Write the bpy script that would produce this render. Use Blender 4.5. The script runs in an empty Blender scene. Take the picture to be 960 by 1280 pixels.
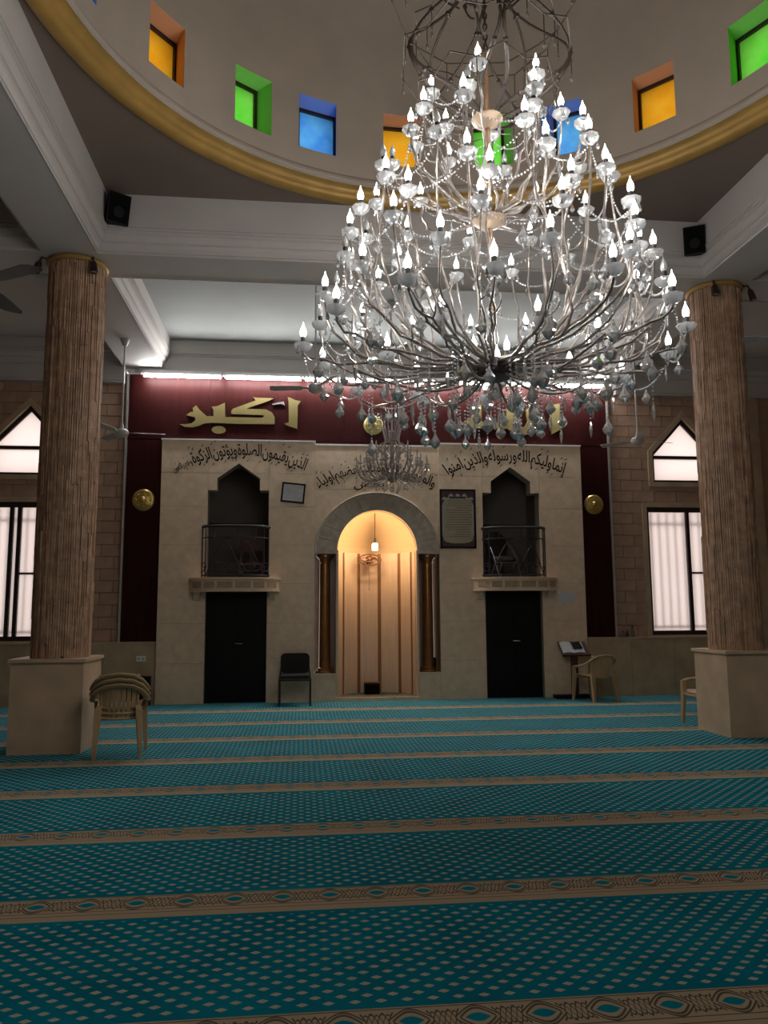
import bpy, math, random
from mathutils import Vector, Matrix
random.seed(7)
PI = math.pi
S = bpy.context.scene
COL = S.collection
# ------------------------------------------------------------------ camera
cam_d = bpy.data.cameras.new('camera')
cam = bpy.data.objects.new('camera', cam_d)
COL.objects.link(cam)
cam_d.sensor_fit = 'HORIZONTAL'
cam_d.sensor_width = 36.0
cam_d.lens = 974.6 / 960 * 36.0
cam_d.clip_start = 0.05
cr = Vector((0.99437035, -0.10579044, -0.00599865))
cu = Vector((-0.00737694, -0.12559171, 0.99205459))
cf = Vector((0.10570328, 0.98642542, 0.12566509))
m = Matrix((cr, cu, -cf)).transposed().to_4x4()
m.translation = (0, 0, 1.42)
cam.matrix_world = m
S.camera = cam
# ------------------------------------------------------------------ view
S.view_settings.view_transform = 'Standard'
S.view_settings.look = 'None'
S.view_settings.gamma = 1.0
S.view_settings.use_curve_mapping = False
S.view_settings.exposure = 0.5
S.cycles.use_denoising = True
S.cycles.max_bounces = 8
S.cycles.transparent_max_bounces = 12
S.cycles.sample_clamp_indirect = 4.0
S.cycles.caustics_reflective = False
S.cycles.caustics_refractive = False
# ------------------------------------------------------------------ sky outside (overcast)
W = bpy.data.worlds.new('world')
S.world = W
W.use_nodes = True
bg = W.node_tree.nodes['Background']
bg.inputs[0].default_value = (0.93, 0.96, 1.0, 1)
bg.inputs[1].default_value = 1.25
BULB_POWER = 5.2      # each lit candle bulb of the big chandelier, watts
TUBE_GLOW = 70.0      # emission of the fluorescent tubes
NICHE_POWER = 20.0    # warm lamp in the prayer niche
# ------------------------------------------------------------------ plan (metres): camera at x=0 y=0
XC, YC = 1.265, 4.945          # axis of the dome and the big chandelier
FX = 1.24                      # axis of the prayer niche
YW = 12.75                     # front wall
XL, XR, YB = -7.0, 9.53, -3.6  # side and back walls
ZS = 5.35                      # soffit of the beams
XBL, XBL2, XBR, XBR2 = -2.86, -2.26, 4.79, 5.39
YBF, YBF2, YBB, YBB2 = 8.47, 9.07, 1.42, 0.82
# ------------------------------------------------------------------ materials
MATS = {}
def mat(name, col, rough=0.6, metal=0.0, var=0.0, scale=8.0, bump=0.0, bscale=60.0, emit=None, estr=0.0, spec=0.5, stretch=(1, 1, 1), col2=None):
    if name in MATS: return MATS[name]
    mt = bpy.data.materials.new(name); mt.use_nodes = True
    nt = mt.node_tree; b = nt.nodes['Principled BSDF']
    b.inputs['Base Color'].default_value = (*col, 1)
    b.inputs['Roughness'].default_value = rough
    b.inputs['Metallic'].default_value = metal
    b.inputs['Specular IOR Level'].default_value = spec
    if emit:
        b.inputs['Emission Color'].default_value = (*emit, 1)
        b.inputs['Emission Strength'].default_value = estr
    if var or bump or col2:
        tc = nt.nodes.new('ShaderNodeTexCoord')
        mp = nt.nodes.new('ShaderNodeMapping'); mp.inputs['Scale'].default_value = stretch
        nt.links.new(tc.outputs['Object'], mp.inputs[0])
    if var or col2:
        nz = nt.nodes.new('ShaderNodeTexNoise'); nz.inputs['Scale'].default_value = scale; nz.inputs['Detail'].default_value = 5
        nt.links.new(mp.outputs[0], nz.inputs['Vector'])
        rp = nt.nodes.new('ShaderNodeValToRGB')
        c2 = col2 or tuple(min(1, c * (1 + var)) for c in col)
        c1 = col if col2 else tuple(c * (1 - var) for c in col)
        rp.color_ramp.elements[0].position = 0.3; rp.color_ramp.elements[0].color = (*c1, 1)
        rp.color_ramp.elements[1].position = 0.7; rp.color_ramp.elements[1].color = (*c2, 1)
        nt.links.new(nz.outputs['Fac'], rp.inputs[0]); nt.links.new(rp.outputs[0], b.inputs['Base Color'])
    if bump:
        n2 = nt.nodes.new('ShaderNodeTexNoise'); n2.inputs['Scale'].default_value = bscale; n2.inputs['Detail'].default_value = 4
        nt.links.new(mp.outputs[0], n2.inputs['Vector'])
        bp = nt.nodes.new('ShaderNodeBump'); bp.inputs['Strength'].default_value = bump; bp.inputs['Distance'].default_value = 0.01
        nt.links.new(n2.outputs['Fac'], bp.inputs['Height']); nt.links.new(bp.outputs[0], b.inputs['Normal'])
    MATS[name] = mt
    return mt
def mat_emit(name, col, strength):
    if name in MATS: return MATS[name]
    mt = bpy.data.materials.new(name); mt.use_nodes = True
    nt = mt.node_tree; nt.nodes.clear()
    e = nt.nodes.new('ShaderNodeEmission'); e.inputs[0].default_value = (*col, 1); e.inputs[1].default_value = strength
    o = nt.nodes.new('ShaderNodeOutputMaterial'); nt.links.new(e.outputs[0], o.inputs[0])
    MATS[name] = mt
    return mt
def mat_pane(name, col, col2=None, scale=3.0):
    """frosted or coloured glass: lets the sky through, scattered"""
    if name in MATS: return MATS[name]
    mt = bpy.data.materials.new(name); mt.use_nodes = True
    nt = mt.node_tree; nt.nodes.clear()
    t = nt.nodes.new('ShaderNodeBsdfTranslucent'); t.inputs[0].default_value = (*col, 1)
    if col2:
        tc = nt.nodes.new('ShaderNodeTexCoord')
        nz = nt.nodes.new('ShaderNodeTexNoise'); nz.inputs['Scale'].default_value = scale; nz.inputs['Detail'].default_value = 3
        nt.links.new(tc.outputs['Object'], nz.inputs['Vector'])
        rp = nt.nodes.new('ShaderNodeValToRGB')
        rp.color_ramp.elements[0].position = 0.3; rp.color_ramp.elements[0].color = (*col, 1)
        rp.color_ramp.elements[1].position = 0.72; rp.color_ramp.elements[1].color = (*col2, 1)
        nt.links.new(nz.outputs['Fac'], rp.inputs[0]); nt.links.new(rp.outputs[0], t.inputs[0])
    g = nt.nodes.new('ShaderNodeBsdfGlossy'); g.inputs['Roughness'].default_value = 0.15
    mx = nt.nodes.new('ShaderNodeMixShader'); mx.inputs[0].default_value = 0.04
    o = nt.nodes.new('ShaderNodeOutputMaterial')
    nt.links.new(t.outputs[0], mx.inputs[1]); nt.links.new(g.outputs[0], mx.inputs[2]); nt.links.new(mx.outputs[0], o.inputs[0])
    MATS[name] = mt
    return mt
def mat_crystal(name, tint=(0.95, 0.97, 1.0), body=0.35):
    if name in MATS: return MATS[name]
    mt = bpy.data.materials.new(name); mt.use_nodes = True
    nt = mt.node_tree; nt.nodes.clear()
    gl = nt.nodes.new('ShaderNodeBsdfGlass'); gl.inputs[0].default_value = (*tint, 1); gl.inputs['Roughness'].default_value = 0.0; gl.inputs['IOR'].default_value = 1.5
    df = nt.nodes.new('ShaderNodeBsdfDiffuse'); df.inputs[0].default_value = (*tint, 1)
    tl = nt.nodes.new('ShaderNodeBsdfTranslucent'); tl.inputs[0].default_value = (*tint, 1)
    gs = nt.nodes.new('ShaderNodeBsdfGlossy'); gs.inputs['Roughness'].default_value = 0.06
    a = nt.nodes.new('ShaderNodeMixShader'); a.inputs[0].default_value = 0.5
    nt.links.new(df.outputs[0], a.inputs[1]); nt.links.new(tl.outputs[0], a.inputs[2])
    b = nt.nodes.new('ShaderNodeMixShader'); b.inputs[0].default_value = body
    nt.links.new(gl.outputs[0], b.inputs[1]); nt.links.new(a.outputs[0], b.inputs[2])
    c = nt.nodes.new('ShaderNodeMixShader'); c.inputs[0].default_value = 0.33
    nt.links.new(b.outputs[0], c.inputs[1]); nt.links.new(gs.outputs[0], c.inputs[2])
    o = nt.nodes.new('ShaderNodeOutputMaterial'); nt.links.new(c.outputs[0], o.inputs[0])
    MATS[name] = mt
    return mt
# ------------------------------------------------------------------ mesh helpers
class MB:
    def __init__(s): s.v = []; s.f = []
    def add(s, vs, fs):
        o = len(s.v); s.v += [tuple(p) for p in vs]; s.f += [tuple(i + o for i in f) for f in fs]; return s
    def box(s, x0, x1, y0, y1, z0, z1):
        return s.add([(x0,y0,z0),(x1,y0,z0),(x1,y1,z0),(x0,y1,z0),(x0,y0,z1),(x1,y0,z1),(x1,y1,z1),(x0,y1,z1)],
                     [(0,3,2,1),(4,5,6,7),(0,1,5,4),(1,2,6,5),(2,3,7,6),(3,0,4,7)])
    def prism(s, poly, a0, a1, plane='xz'):
        """polygon in the plane, extruded from a0 to a1 along the third axis"""
        n = len(poly)
        mk = {'xz': lambda p, a: (p[0], a, p[1]), 'xy': lambda p, a: (p[0], p[1], a), 'yz': lambda p, a: (a, p[0], p[1])}[plane]
        area = sum(poly[i][0]*poly[(i+1)%n][1]-poly[(i+1)%n][0]*poly[i][1] for i in range(n))
        if area < 0: poly = poly[::-1]
        vs = [mk(p, a0) for p in poly] + [mk(p, a1) for p in poly]
        fs = [tuple(range(n)), tuple(range(2*n-1, n-1, -1))] + [(i, i+n, (i+1)%n+n, (i+1)%n) for i in range(n)]
        if plane != 'xz': fs = [f[::-1] for f in fs]
        return s.add(vs, fs)
    def tube(s, pts, r, n=6, closed=False, squash=None):
        pts = [Vector(p) for p in pts]; k = len(pts)
        rs = r if isinstance(r, (list, tuple)) else [r]*k
        up = None; vs = []
        for i, p in enumerate(pts):
            if closed: t = pts[(i+1)%k]-pts[i-1]
            else: t = pts[min(i+1,k-1)]-pts[max(i-1,0)]
            if t.length < 1e-9: t = Vector((0,0,1))
            t.normalize()
            if up is None:
                up = Vector((0,0,1)) if abs(t.z) < 0.9 else Vector((1,0,0))
            x = up - t*up.dot(t)
            if x.length < 1e-6: x = t.orthogonal()
            x.normalize(); up = x; y = t.cross(x)
            sx, sy = squash or (1, 1)
            for j in range(n):
                a = 2*PI*(j+0.5)/n
                vs.append(p + x*(math.cos(a)*rs[i]*sx) + y*(math.sin(a)*rs[i]*sy))
        fs = []
        for i in range(k if closed else k-1):
            for j in range(n):
                a, b = i*n+j, i*n+(j+1)%n; c, d = ((i+1)%k)*n+(j+1)%n, ((i+1)%k)*n+j
                fs.append((a, b, c, d))
        if not closed: fs += [tuple(range(n-1,-1,-1)), tuple((k-1)*n+j for j in range(n))]
        return s.add(vs, fs)
    def lathe(s, prof, n=16, c=(0,0,0), a0=0.0, a1=2*PI, wob=None):
        full = abs(a1-a0-2*PI) < 1e-6; m_ = n if full else n+1
        vs = []; fs = []
        for j in range(m_):
            a = a0+(a1-a0)*j/n
            for (r, z) in prof:
                q = r*(wob(a) if wob else 1)
                vs.append((c[0]+q*math.cos(a), c[1]+q*math.sin(a), c[2]+z))
        k = len(prof)
        for j in range(n):
            j2 = (j+1) % m_
            for i in range(k-1): fs.append((j*k+i, j2*k+i, j2*k+i+1, j*k+i+1))
        return s.add(vs, fs)
    def ball(s, c, r, n=8, m_=6, sz=1.0):
        return s.lathe([(max(1e-5, r*math.sin(PI*i/m_)), -r*sz*math.cos(PI*i/m_)) for i in range(m_+1)], n, c)
    def octa(s, c, r):
        x, y, z = c
        return s.add([(x+r,y,z),(x-r,y,z),(x,y+r,z),(x,y-r,z),(x,y,z+r),(x,y,z-r)],
                     [(0,2,4),(2,1,4),(1,3,4),(3,0,4),(2,0,5),(1,2,5),(3,1,5),(0,3,5)])
    def xf(s, M):
        s.v = [tuple(M @ Vector(p)) for p in s.v]; return s
    def mesh(s, name, material=None, smooth=False):
        me = bpy.data.meshes.new(name); me.from_pydata(s.v, [], s.f); me.update()
        if material: me.materials.append(material)
        if smooth:
            for p in me.polygons: p.use_smooth = True
            try: me.set_sharp_from_angle(angle=math.radians(40))
            except Exception: pass
        return me
    def build(s, name, material, parent=None, smooth=False, world=True, kind=None):
        """world: vertices are in scene coordinates and are moved under the parent's base"""
        if parent is not None and world:
            L = parent['_o'] if '_o' in parent else (0, 0, 0)
            s.v = [(x-L[0], y-L[1], z-L[2]) for x, y, z in s.v]
        o = bpy.data.objects.new(name, s.mesh(name, material, smooth)); COL.objects.link(o)
        if parent is not None:
            o.parent = parent
            if '_o' in parent: o['_o'] = tuple(parent['_o'])
        if kind: o['kind'] = kind
        return o
def put(name, me, parent, loc=(0,0,0), rot=(0,0,0), sc=1.0):
    o = bpy.data.objects.new(name, me); COL.objects.link(o); o.parent = parent
    o.location = loc; o.rotation_euler = rot
    o.scale = (sc, sc, sc) if not isinstance(sc, tuple) else sc
    return o
def thing(name, label, cat, loc=(0,0,0), rz=0.0, group=None):
    o = bpy.data.objects.new(name, None); COL.objects.link(o); o.empty_display_size = 0.1
    o.location = loc; o.rotation_euler = (0, 0, rz); o['label'] = label; o['category'] = cat
    if group: o['group'] = group
    if rz == 0: o['_o'] = tuple(loc)
    return o
def tag(o, label, cat, group=None):
    o['label'] = label; o['category'] = cat
    if group: o['group'] = group
    return o
def struct(name, mb, material, smooth=False, label=None, cat=None):
    o = mb.build(name, material, None, smooth); o['kind'] = 'structure'
    if label: o['label'] = label
    if cat: o['category'] = cat
    return o
def copy_tree(o, parent=None):
    c = o.copy(); COL.objects.link(c)
    if parent is not None: c.parent = parent
    for ch in list(o.children): copy_tree(ch, c)
    return c
# ---- polygons: keep rectangles minus convex holes, as convex pieces
def clip(poly, a, b, keep_left=True):
    out = []; n = len(poly)
    def sd(p): 
        v = (b[0]-a[0])*(p[1]-a[1])-(b[1]-a[1])*(p[0]-a[0])
        return v if keep_left else -v
    for i in range(n):
        p, q = poly[i], poly[(i+1)%n]; dp, dq = sd(p), sd(q)
        if dp >= -1e-9: out.append(p)
        if (dp > 1e-9 and dq < -1e-9) or (dp < -1e-9 and dq > 1e-9):
            t = dp/(dp-dq); out.append((p[0]+(q[0]-p[0])*t, p[1]+(q[1]-p[1])*t))
    return out
def area(p): return 0.5*sum(p[i][0]*p[(i+1)%len(p)][1]-p[(i+1)%len(p)][0]*p[i][1] for i in range(len(p)))
def minus(polys, hole):
    """hole: convex polygon, counter-clockwise"""
    res = []
    for poly in polys:
        rest = poly
        hx = [h[0] for h in hole]; hz = [h[1] for h in hole]
        if max(p[0] for p in poly) <= min(hx) or min(p[0] for p in poly) >= max(hx) or max(p[1] for p in poly) <= min(hz) or min(p[1] for p in poly) >= max(hz):
            res.append(poly); continue
        for i in range(len(hole)):
            a, b = hole[i], hole[(i+1)%len(hole)]
            out = clip(rest, a, b, False)
            if len(out) >= 3 and area(out) > 1e-5: res.append(out)
            rest = clip(rest, a, b, True)
            if len(rest) < 3 or area(rest) < 1e-6: break
    return res
def R(x0, x1, z0, z1): return [(x0,z0),(x1,z0),(x1,z1),(x0,z1)]
def panelled(x0, x1, z0, z1, holes):
    ps = [R(x0, x1, z0, z1)]
    for h in holes: ps = minus(ps, h)
    return ps
# ================================================================== MATERIALS OF THE ROOM
M_paint = mat('ceiling_paint', (0.56, 0.525, 0.50), 0.75, var=0.05, scale=1.5)
M_brownceil = mat('ceiling_taupe', (0.20, 0.148, 0.12), 0.85, var=0.06, scale=2)
M_dome = mat('dome_plaster', (0.45, 0.38, 0.315), 0.85, var=0.05, scale=2.5, bump=0.15, bscale=40)
M_gold = mat('gold_paint', (0.42, 0.245, 0.06), 0.42, metal=0.25, var=0.12, scale=5)
M_stone = mat('facade_stone', (0.68, 0.52, 0.365), 0.55, var=0.10, scale=9, bump=0.08, bscale=90)
M_stone_b = mat('facade_stone_back', (0.33, 0.27, 0.2), 0.8)
M_grey = mat('arch_stone', (0.40, 0.335, 0.26), 0.5, var=0.2, scale=10)
M_block = mat('brown_wall_stone', (0.40, 0.255, 0.175), 0.75, var=0.14, scale=5, bump=0.15, bscale=70)
M_mortar = mat('wall_mortar', (0.2, 0.145, 0.105), 0.9)
M_dado = mat('dado_marble', (0.45, 0.335, 0.215), 0.45, var=0.14, scale=4)
M_maroon = mat('maroon_wood', (0.034, 0.0058, 0.0052), 0.45, spec=0.1, col2=(0.025, 0.0042, 0.0038), scale=3, stretch=(6, 1, 0.5))
M_black = mat('black_lacquer', (0.003, 0.0027, 0.0026), 0.5, spec=0.2)
M_frame = mat('dark_window_frame', (0.022, 0.012, 0.011), 0.45)
M_white = mat('white_paint', (0.75, 0.74, 0.72), 0.6)
M_alu = mat('aluminium_strip', (0.62, 0.6, 0.57), 0.35, metal=0.7)
M_pane = mat_pane('frosted_glass', (0.80, 0.62, 0.55), (0.83, 0.66, 0.58), 1.2)
M_out = mat('outside_bars', (0.35, 0.3, 0.28), 0.6)

# ================================================================== FLOOR with the prayer carpet
def carpet_material():
    mt = bpy.data.materials.new('teal_prayer_carpet'); mt.use_nodes = True
    nt = mt.node_tree; bs = nt.nodes['Principled BSDF']; bs.inputs['Roughness'].default_value = 0.95; bs.inputs['Specular IOR Level'].default_value = 0.03
    N = nt.nodes.new; Lk = nt.links.new
    def sock(v, n, i):
        if isinstance(v, (int, float)): n.inputs[i].default_value = v
        else: Lk(v, n.inputs[i])
    def mth(op, a, b=0.0, c=None):
        n = N('ShaderNodeMath'); n.operation = op; sock(a, n, 0); sock(b, n, 1)
        if c is not None: sock(c, n, 2)
        return n.outputs[0]
    def gt(a, b): return mth('GREATER_THAN', a, b)
    def lt(a, b): return mth('LESS_THAN', a, b)
    def tri(x, p):                       # distance to the nearest multiple of p
        return mth('ABSOLUTE', mth('SUBTRACT', mth('MULTIPLY', mth('FRACT', mth('ADD', mth('DIVIDE', x, p), 0.5)), p), p/2))
    tc = N('ShaderNodeTexCoord'); sp = N('ShaderNodeSeparateXYZ'); Lk(tc.outputs['Object'], sp.inputs[0])
    x, y = sp.outputs[0], sp.outputs[1]
    P = 1.258
    # v: distance from the middle of the nearest band; runs -P/2..P/2
    v = mth('SUBTRACT', mth('MULTIPLY', mth('FRACT', mth('ADD', mth('DIVIDE', mth('SUBTRACT', y, 2.885), P), 0.5)), P), P/2)
    band = mth('MULTIPLY', gt(v, -0.182), lt(v, 0.112))
    vv = mth('MULTIPLY', mth('FRACT', mth('DIVIDE', mth('SUBTRACT', y, 2.885), P)), P)   # 0..P, without a jump between two bands
    # --- dots: two staggered lattices, four-petalled lozenges
    r1x = tri(mth('ADD', x, 0.659), 0.0965); r1y = tri(mth('SUBTRACT', vv, 0.166), 0.0932)
    r2x = tri(mth('ADD', x, 0.659-0.04825), 0.0965); r2y = tri(mth('SUBTRACT', vv, 0.2126), 0.0932)
    def loz(a, b):
        d1 = mth('ADD', mth('DIVIDE', a, 0.0235), mth('DIVIDE', b, 0.0150))
        bx = mth('MULTIPLY', lt(a, 0.0125), lt(b, 0.0095))
        return mth('MAXIMUM', lt(d1, 1.0), bx)
    dots = mth('MAXIMUM', loz(r1x, r1y), loz(r2x, r2y))
    dots = mth('MULTIPLY', dots, mth('SUBTRACT', 1.0, mth('MULTIPLY', gt(v, -0.215), lt(v, 0.135))))
    # --- band: lens medallions with dark arcs and a braid between
    w = mth('SUBTRACT', v, 0.012)
    u = mth('DIVIDE', mth('SUBTRACT', mth('ADD', x, 9.6), 0.022), 0.2375)
    ang = mth('MULTIPLY', u, 2*PI)
    cs = mth('COSINE', ang); sn = mth('SINE', ang)
    aw = mth('ABSOLUTE', w)
    lens = mth('MULTIPLY', lt(aw, mth('SUBTRACT', mth('MULTIPLY', cs, 0.046), 0.016)), gt(cs, 0.0))
    def line(curve, th): return lt(mth('ABSOLUTE', mth('SUBTRACT', aw, curve)), th)
    arc1 = mth('MULTIPLY', line(mth('ADD', mth('MULTIPLY', cs, 0.052), 0.010), 0.0075), gt(cs, -0.15))
    arc2 = mth('MULTIPLY', line(mth('ADD', mth('MULTIPLY', cs, 0.045), 0.035), 0.0058), gt(cs, -0.55))
    half = mth('SINE', mth('MULTIPLY', u, 6*PI))
    br = mth('MULTIPLY', lt(mth('ABSOLUTE', mth('SUBTRACT', aw, mth('ABSOLUTE', mth('MULTIPLY', half, 0.058)))), 0.0085), lt(cs, 0.0))
    half2 = mth('COSINE', mth('MULTIPLY', u, 6*PI))
    br = mth('MAXIMUM', br, mth('MULTIPLY', lt(mth('ABSOLUTE', mth('SUBTRACT', aw, mth('ABSOLUTE', mth('MULTIPLY', half2, 0.05)))), 0.006), lt(cs, -0.25)))
    edge = lt(mth('ABSOLUTE', mth('SUBTRACT', aw, 0.089)), 0.0032)
    low = lt(mth('ABSOLUTE', mth('ADD', v, 0.118)), 0.003)
    dark = mth('MAXIMUM', mth('MAXIMUM', mth('MAXIMUM', arc1, arc2), br), mth('MAXIMUM', edge, low))
    def mixc(f, a, b):
        n = N('ShaderNodeMix'); n.data_type = 'RGBA'; Lk(f, n.inputs[0])
        for i, c in ((6, a), (7, b)):
            if isinstance(c, tuple): n.inputs[i].default_value = (*c, 1)
            else: Lk(c, n.inputs[i])
        return n.outputs[2]
    nz = N('ShaderNodeTexNoise'); nz.inputs['Scale'].default_value = 2.2; nz.inputs['Detail'].default_value = 6
    Lk(tc.outputs['Object'], nz.inputs['Vector'])
    rp = N('ShaderNodeValToRGB'); rp.color_ramp.elements[0].position = 0.35; rp.color_ramp.elements[1].position = 0.68
    rp.color_ramp.elements[0].color = (0.0003, 0.155, 0.215, 1); rp.color_ramp.elements[1].color = (0.0005, 0.205, 0.275, 1)
    Lk(nz.outputs['Fac'], rp.inputs[0])
    beige = (0.43, 0.33, 0.22); dk = (0.10, 0.095, 0.07); teal_in = (0.001, 0.21, 0.28)
    ground = mixc(dots, rp.outputs[0], (0.40, 0.41, 0.32))
    bandc = mixc(dark, beige, dk); bandc = mixc(lens, bandc, teal_in)
    n3 = N('ShaderNodeTexNoise'); n3.inputs['Scale'].default_value = 420; Lk(tc.outputs['Object'], n3.inputs['Vector'])
    fin = mixc(band, ground, bandc)
    Lk(fin, bs.inputs['Base Color'])
    bp = N('ShaderNodeBump'); bp.inputs['Strength'].default_value = 0.5; bp.inputs['Distance'].default_value = 0.004
    Lk(n3.outputs['Fac'], bp.inputs['Height']); Lk(bp.outputs[0], bs.inputs['Normal'])
    return mt
fl = MB().box(XL-0.2, XR+0.2, YB-0.2, YW+1.6, -0.1, 0.0)
struct('floor', fl, carpet_material(), label='teal prayer carpet with pale dots and beige braided bands')

# ================================================================== CEILING, BEAMS, CORNICES
beam = MB()
for (x0, x1, y0, y1) in [(XBL, XBL2, YB, 13.0), (XBR, XBR2, YB, 13.0), (XL-.1, XBL, YBF, YBF2), (XBL2, XBR, YBF, YBF2), (XBR2, XR+.1, YBF, YBF2),
                         (XL-.1, XBL, YBB2, YBB), (XBL2, XBR, YBB2, YBB), (XBR2, XR+.1, YBB2, YBB)]:
    beam.box(x0, x1, y0, y1, ZS, 6.2)
struct('ceiling_beams', beam, M_paint, label='pale grey painted beams framing the coffers')
# moulded cornice swept round the inside of a coffer
PROF = [(0.006,5.345),(0.014,5.346),(0.014,5.362),(0.006,5.364),(0.006,5.370),(0.020,5.372),(0.020,5.387),(0.022,5.410),(0.030,5.430),(0.044,5.444),(0.062,5.450),(0.062,5.462),(0.067,5.482),(0.077,5.500),(0.090,5.511),(0.104,5.515),(0.104,5.528),(0.096,5.530),(0.096,5.541),(0.116,5.543),(0.116,5.556),(0.106,5.558),(0.106,5.567),(0.124,5.569),(0.124,5.582),(0.112,5.584)]
PROF = [(d, 5.345+(z-5.345)*1.22) for d, z in PROF]
def coffer(n, x0, x1, y0, y1, ztop, ceil_mat, hole=None):
    prof = PROF + [(0.112, ztop)]
    b = MB(); vs = []
    for d, z in prof:
        vs += [(x0+d, y0+d, z), (x1-d, y0+d, z), (x1-d, y1-d, z), (x0+d, y1-d, z)]
    fs = []
    for i in range(len(prof)-1):
        for j in range(4):
            a, c = i*4+j, i*4+(j+1)%4
            fs.append((a, c, c+4, a+4))
    b.add(vs, fs)
    struct('trim_%d' % n, b, M_paint)
    c = MB()
    if hole:
        cx, cy, r = hole; N_ = 96; hb = 0.0
        ring = [(cx+r*math.cos(2*PI*i/N_), cy+r*math.sin(2*PI*i/N_), ztop) for i in range(N_)]
        def on_edge(a):
            dx, dy = math.cos(a), math.sin(a); t = 1e9
            if dx > 1e-9: t = min(t, (x1-cx)/dx)
            if dx < -1e-9: t = min(t, (x0-cx)/dx)
            if dy > 1e-9: t = min(t, (y1-cy)/dy)
            if dy < -1e-9: t = min(t, (y0-cy)/dy)
            return (cx+dx*t, cy+dy*t, ztop)
        # include corners by snapping the nearest spoke
        out = [on_edge(2*PI*i/N_) for i in range(N_)]
        for (qx, qy) in ((x0,y0),(x1,y0),(x1,y1),(x0,y1)):
            k = round(math.atan2(qy-cy, qx-cx)/(2*PI)*N_) % N_
            out[k] = (qx, qy, ztop)
        c.add(ring+out, [(i, (i+1)%N_, N_+(i+1)%N_, N_+i) for i in range(N_)])
    else:
        c.add([(x0,y0,ztop),(x1,y0,ztop),(x1,y1,ztop),(x0,y1,ztop)], [(0,3,2,1)])
    struct('ceiling' if n == 1 else 'ceiling_%d' % n, c, ceil_mat)
coffer(1, XBL2, XBR, YBB, YBF, 6.0, M_brownceil, (XC, YC, 3.36))
coffer(2, XBL2, XBR, YBF2, 12.75, 5.85, mat('coffer_grey', (0.34, 0.35, 0.335), 0.8, var=0.06, scale=1.2))
coffer(3, XL, XBL, YBF2, 12.6, 5.78, M_paint)
coffer(4, XBR2, XR, YBF2, 12.6, 5.78, M_paint)
coffer(5, XL, XBL, YBB, YBF, 5.85, M_brownceil)
coffer(6, XBR2, XR, YBB, YBF, 5.85, M_brownceil)
coffer(7, XL, XBL, YB, YBB2, 5.85, M_paint)
coffer(8, XBL2, XBR, YB, YBB2, 5.85, M_paint)
coffer(9, XBR2, XR, YB, YBB2, 5.85, M_paint)
# ledge along the front wall: overhangs at its foot and leans back towards the ceiling
lg = MB()
lg.prism([(12.56,5.29),(12.56,5.335),(12.585,5.34),(12.585,5.362),(12.63,5.50),(12.665,5.63),(12.68,5.635),(12.68,5.66),(12.72,5.765),(12.735,5.77),(12.75,5.85),(13.0,5.85),(13.0,5.26),(12.70,5.26),(12.70,5.29)], XBL2-0.36, XBR+0.40, 'yz')
struct('trim_10', lg, M_paint, label='sloping ceiling ledge above the fluorescent tubes')
lw = MB()
for x0, x1 in ((XL, XBL), (XBR2, XR)):
    lw.box(x0, x1, 12.58, 12.80, 5.14, 5.36)
    lw.box(x0, x1, 12.61, 12.80, 5.11, 5.14)
struct('trim_11', lw, M_paint)

# ================================================================== DOME
def ang_pt(deg, r, z):
    a = math.radians(deg); return (XC + r*math.sin(a), YC + r*math.cos(a), z)
WA = [-74, -53.6, -34.5, -20.8, -3.0, 15.6, 29.2, 47.2, 65.5, 83.5, 101.5, 119.5, 137.5, 155.5, 173.5, 191.5, 209.5, 227.5, 245.5, 264]
WCOL = ['blue', 'amber', 'green']
SKEW = [0, 22, -13, 18, 0, -25, 25, -5, -15]
HW = 3.95; RI = 3.15; RO = 3.42; RP = 3.40
ZW0, ZW1, ZSP = 6.345, 6.955, 7.5
def sk(i): return math.degrees((RP-RI)*math.tan(math.radians(SKEW[i] if i < len(SKEW) else 0))/RP)
angs = []
for i, a in enumerate(WA):
    prev = WA[i-1] + HW - (360 if i == 0 else 0)
    gap0, gap1 = prev, a - HW
    k = max(1, round((gap1-gap0)/3.2))
    for q in range(k): angs.append((gap0+(gap1-gap0)*q/k, gap0+(gap1-gap0)*(q+1)/k, None))
    for q in range(3): angs.append((a-HW+2*HW*q/3, a-HW+2*HW*(q+1)/3, i))
dm = MB(); rvs = [MB() for _ in WA]
zl = [6.05, ZW0, ZW1, ZSP]
for a0, a1, w in angs:
    for zi in range(3):
        if w is not None and zi == 1: continue
        dm.add([ang_pt(a0,RI,zl[zi]), ang_pt(a1,RI,zl[zi]), ang_pt(a1,RI,zl[zi+1]), ang_pt(a0,RI,zl[zi+1])], [(0,1,2,3)])
    if w is None: dm.add([ang_pt(a0,RO+.2,zl[0]), ang_pt(a1,RO+.2,zl[0]), ang_pt(a1,RO+.2,zl[3]), ang_pt(a0,RO+.2,zl[3])], [(0,3,2,1)])
    else:
        dm.add([ang_pt(a0,RO+.2,zl[0]), ang_pt(a1,RO+.2,zl[0]), ang_pt(a1,RO+.2,zl[1]), ang_pt(a0,RO+.2,zl[1])], [(0,3,2,1)])
        dm.add([ang_pt(a0,RO+.2,zl[2]), ang_pt(a1,RO+.2,zl[2]), ang_pt(a1,RO+.2,zl[3]), ang_pt(a0,RO+.2,zl[3])], [(0,3,2,1)])
        q_ = sk(w)
        for zz, f_ in ((ZW0, (0,3,2,1)), (ZW1, (0,1,2,3))): rvs[w].add([ang_pt(a0,RI,zz), ang_pt(a1,RI,zz), ang_pt(a1+q_,RP,zz), ang_pt(a0+q_,RP,zz)], [f_])
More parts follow.
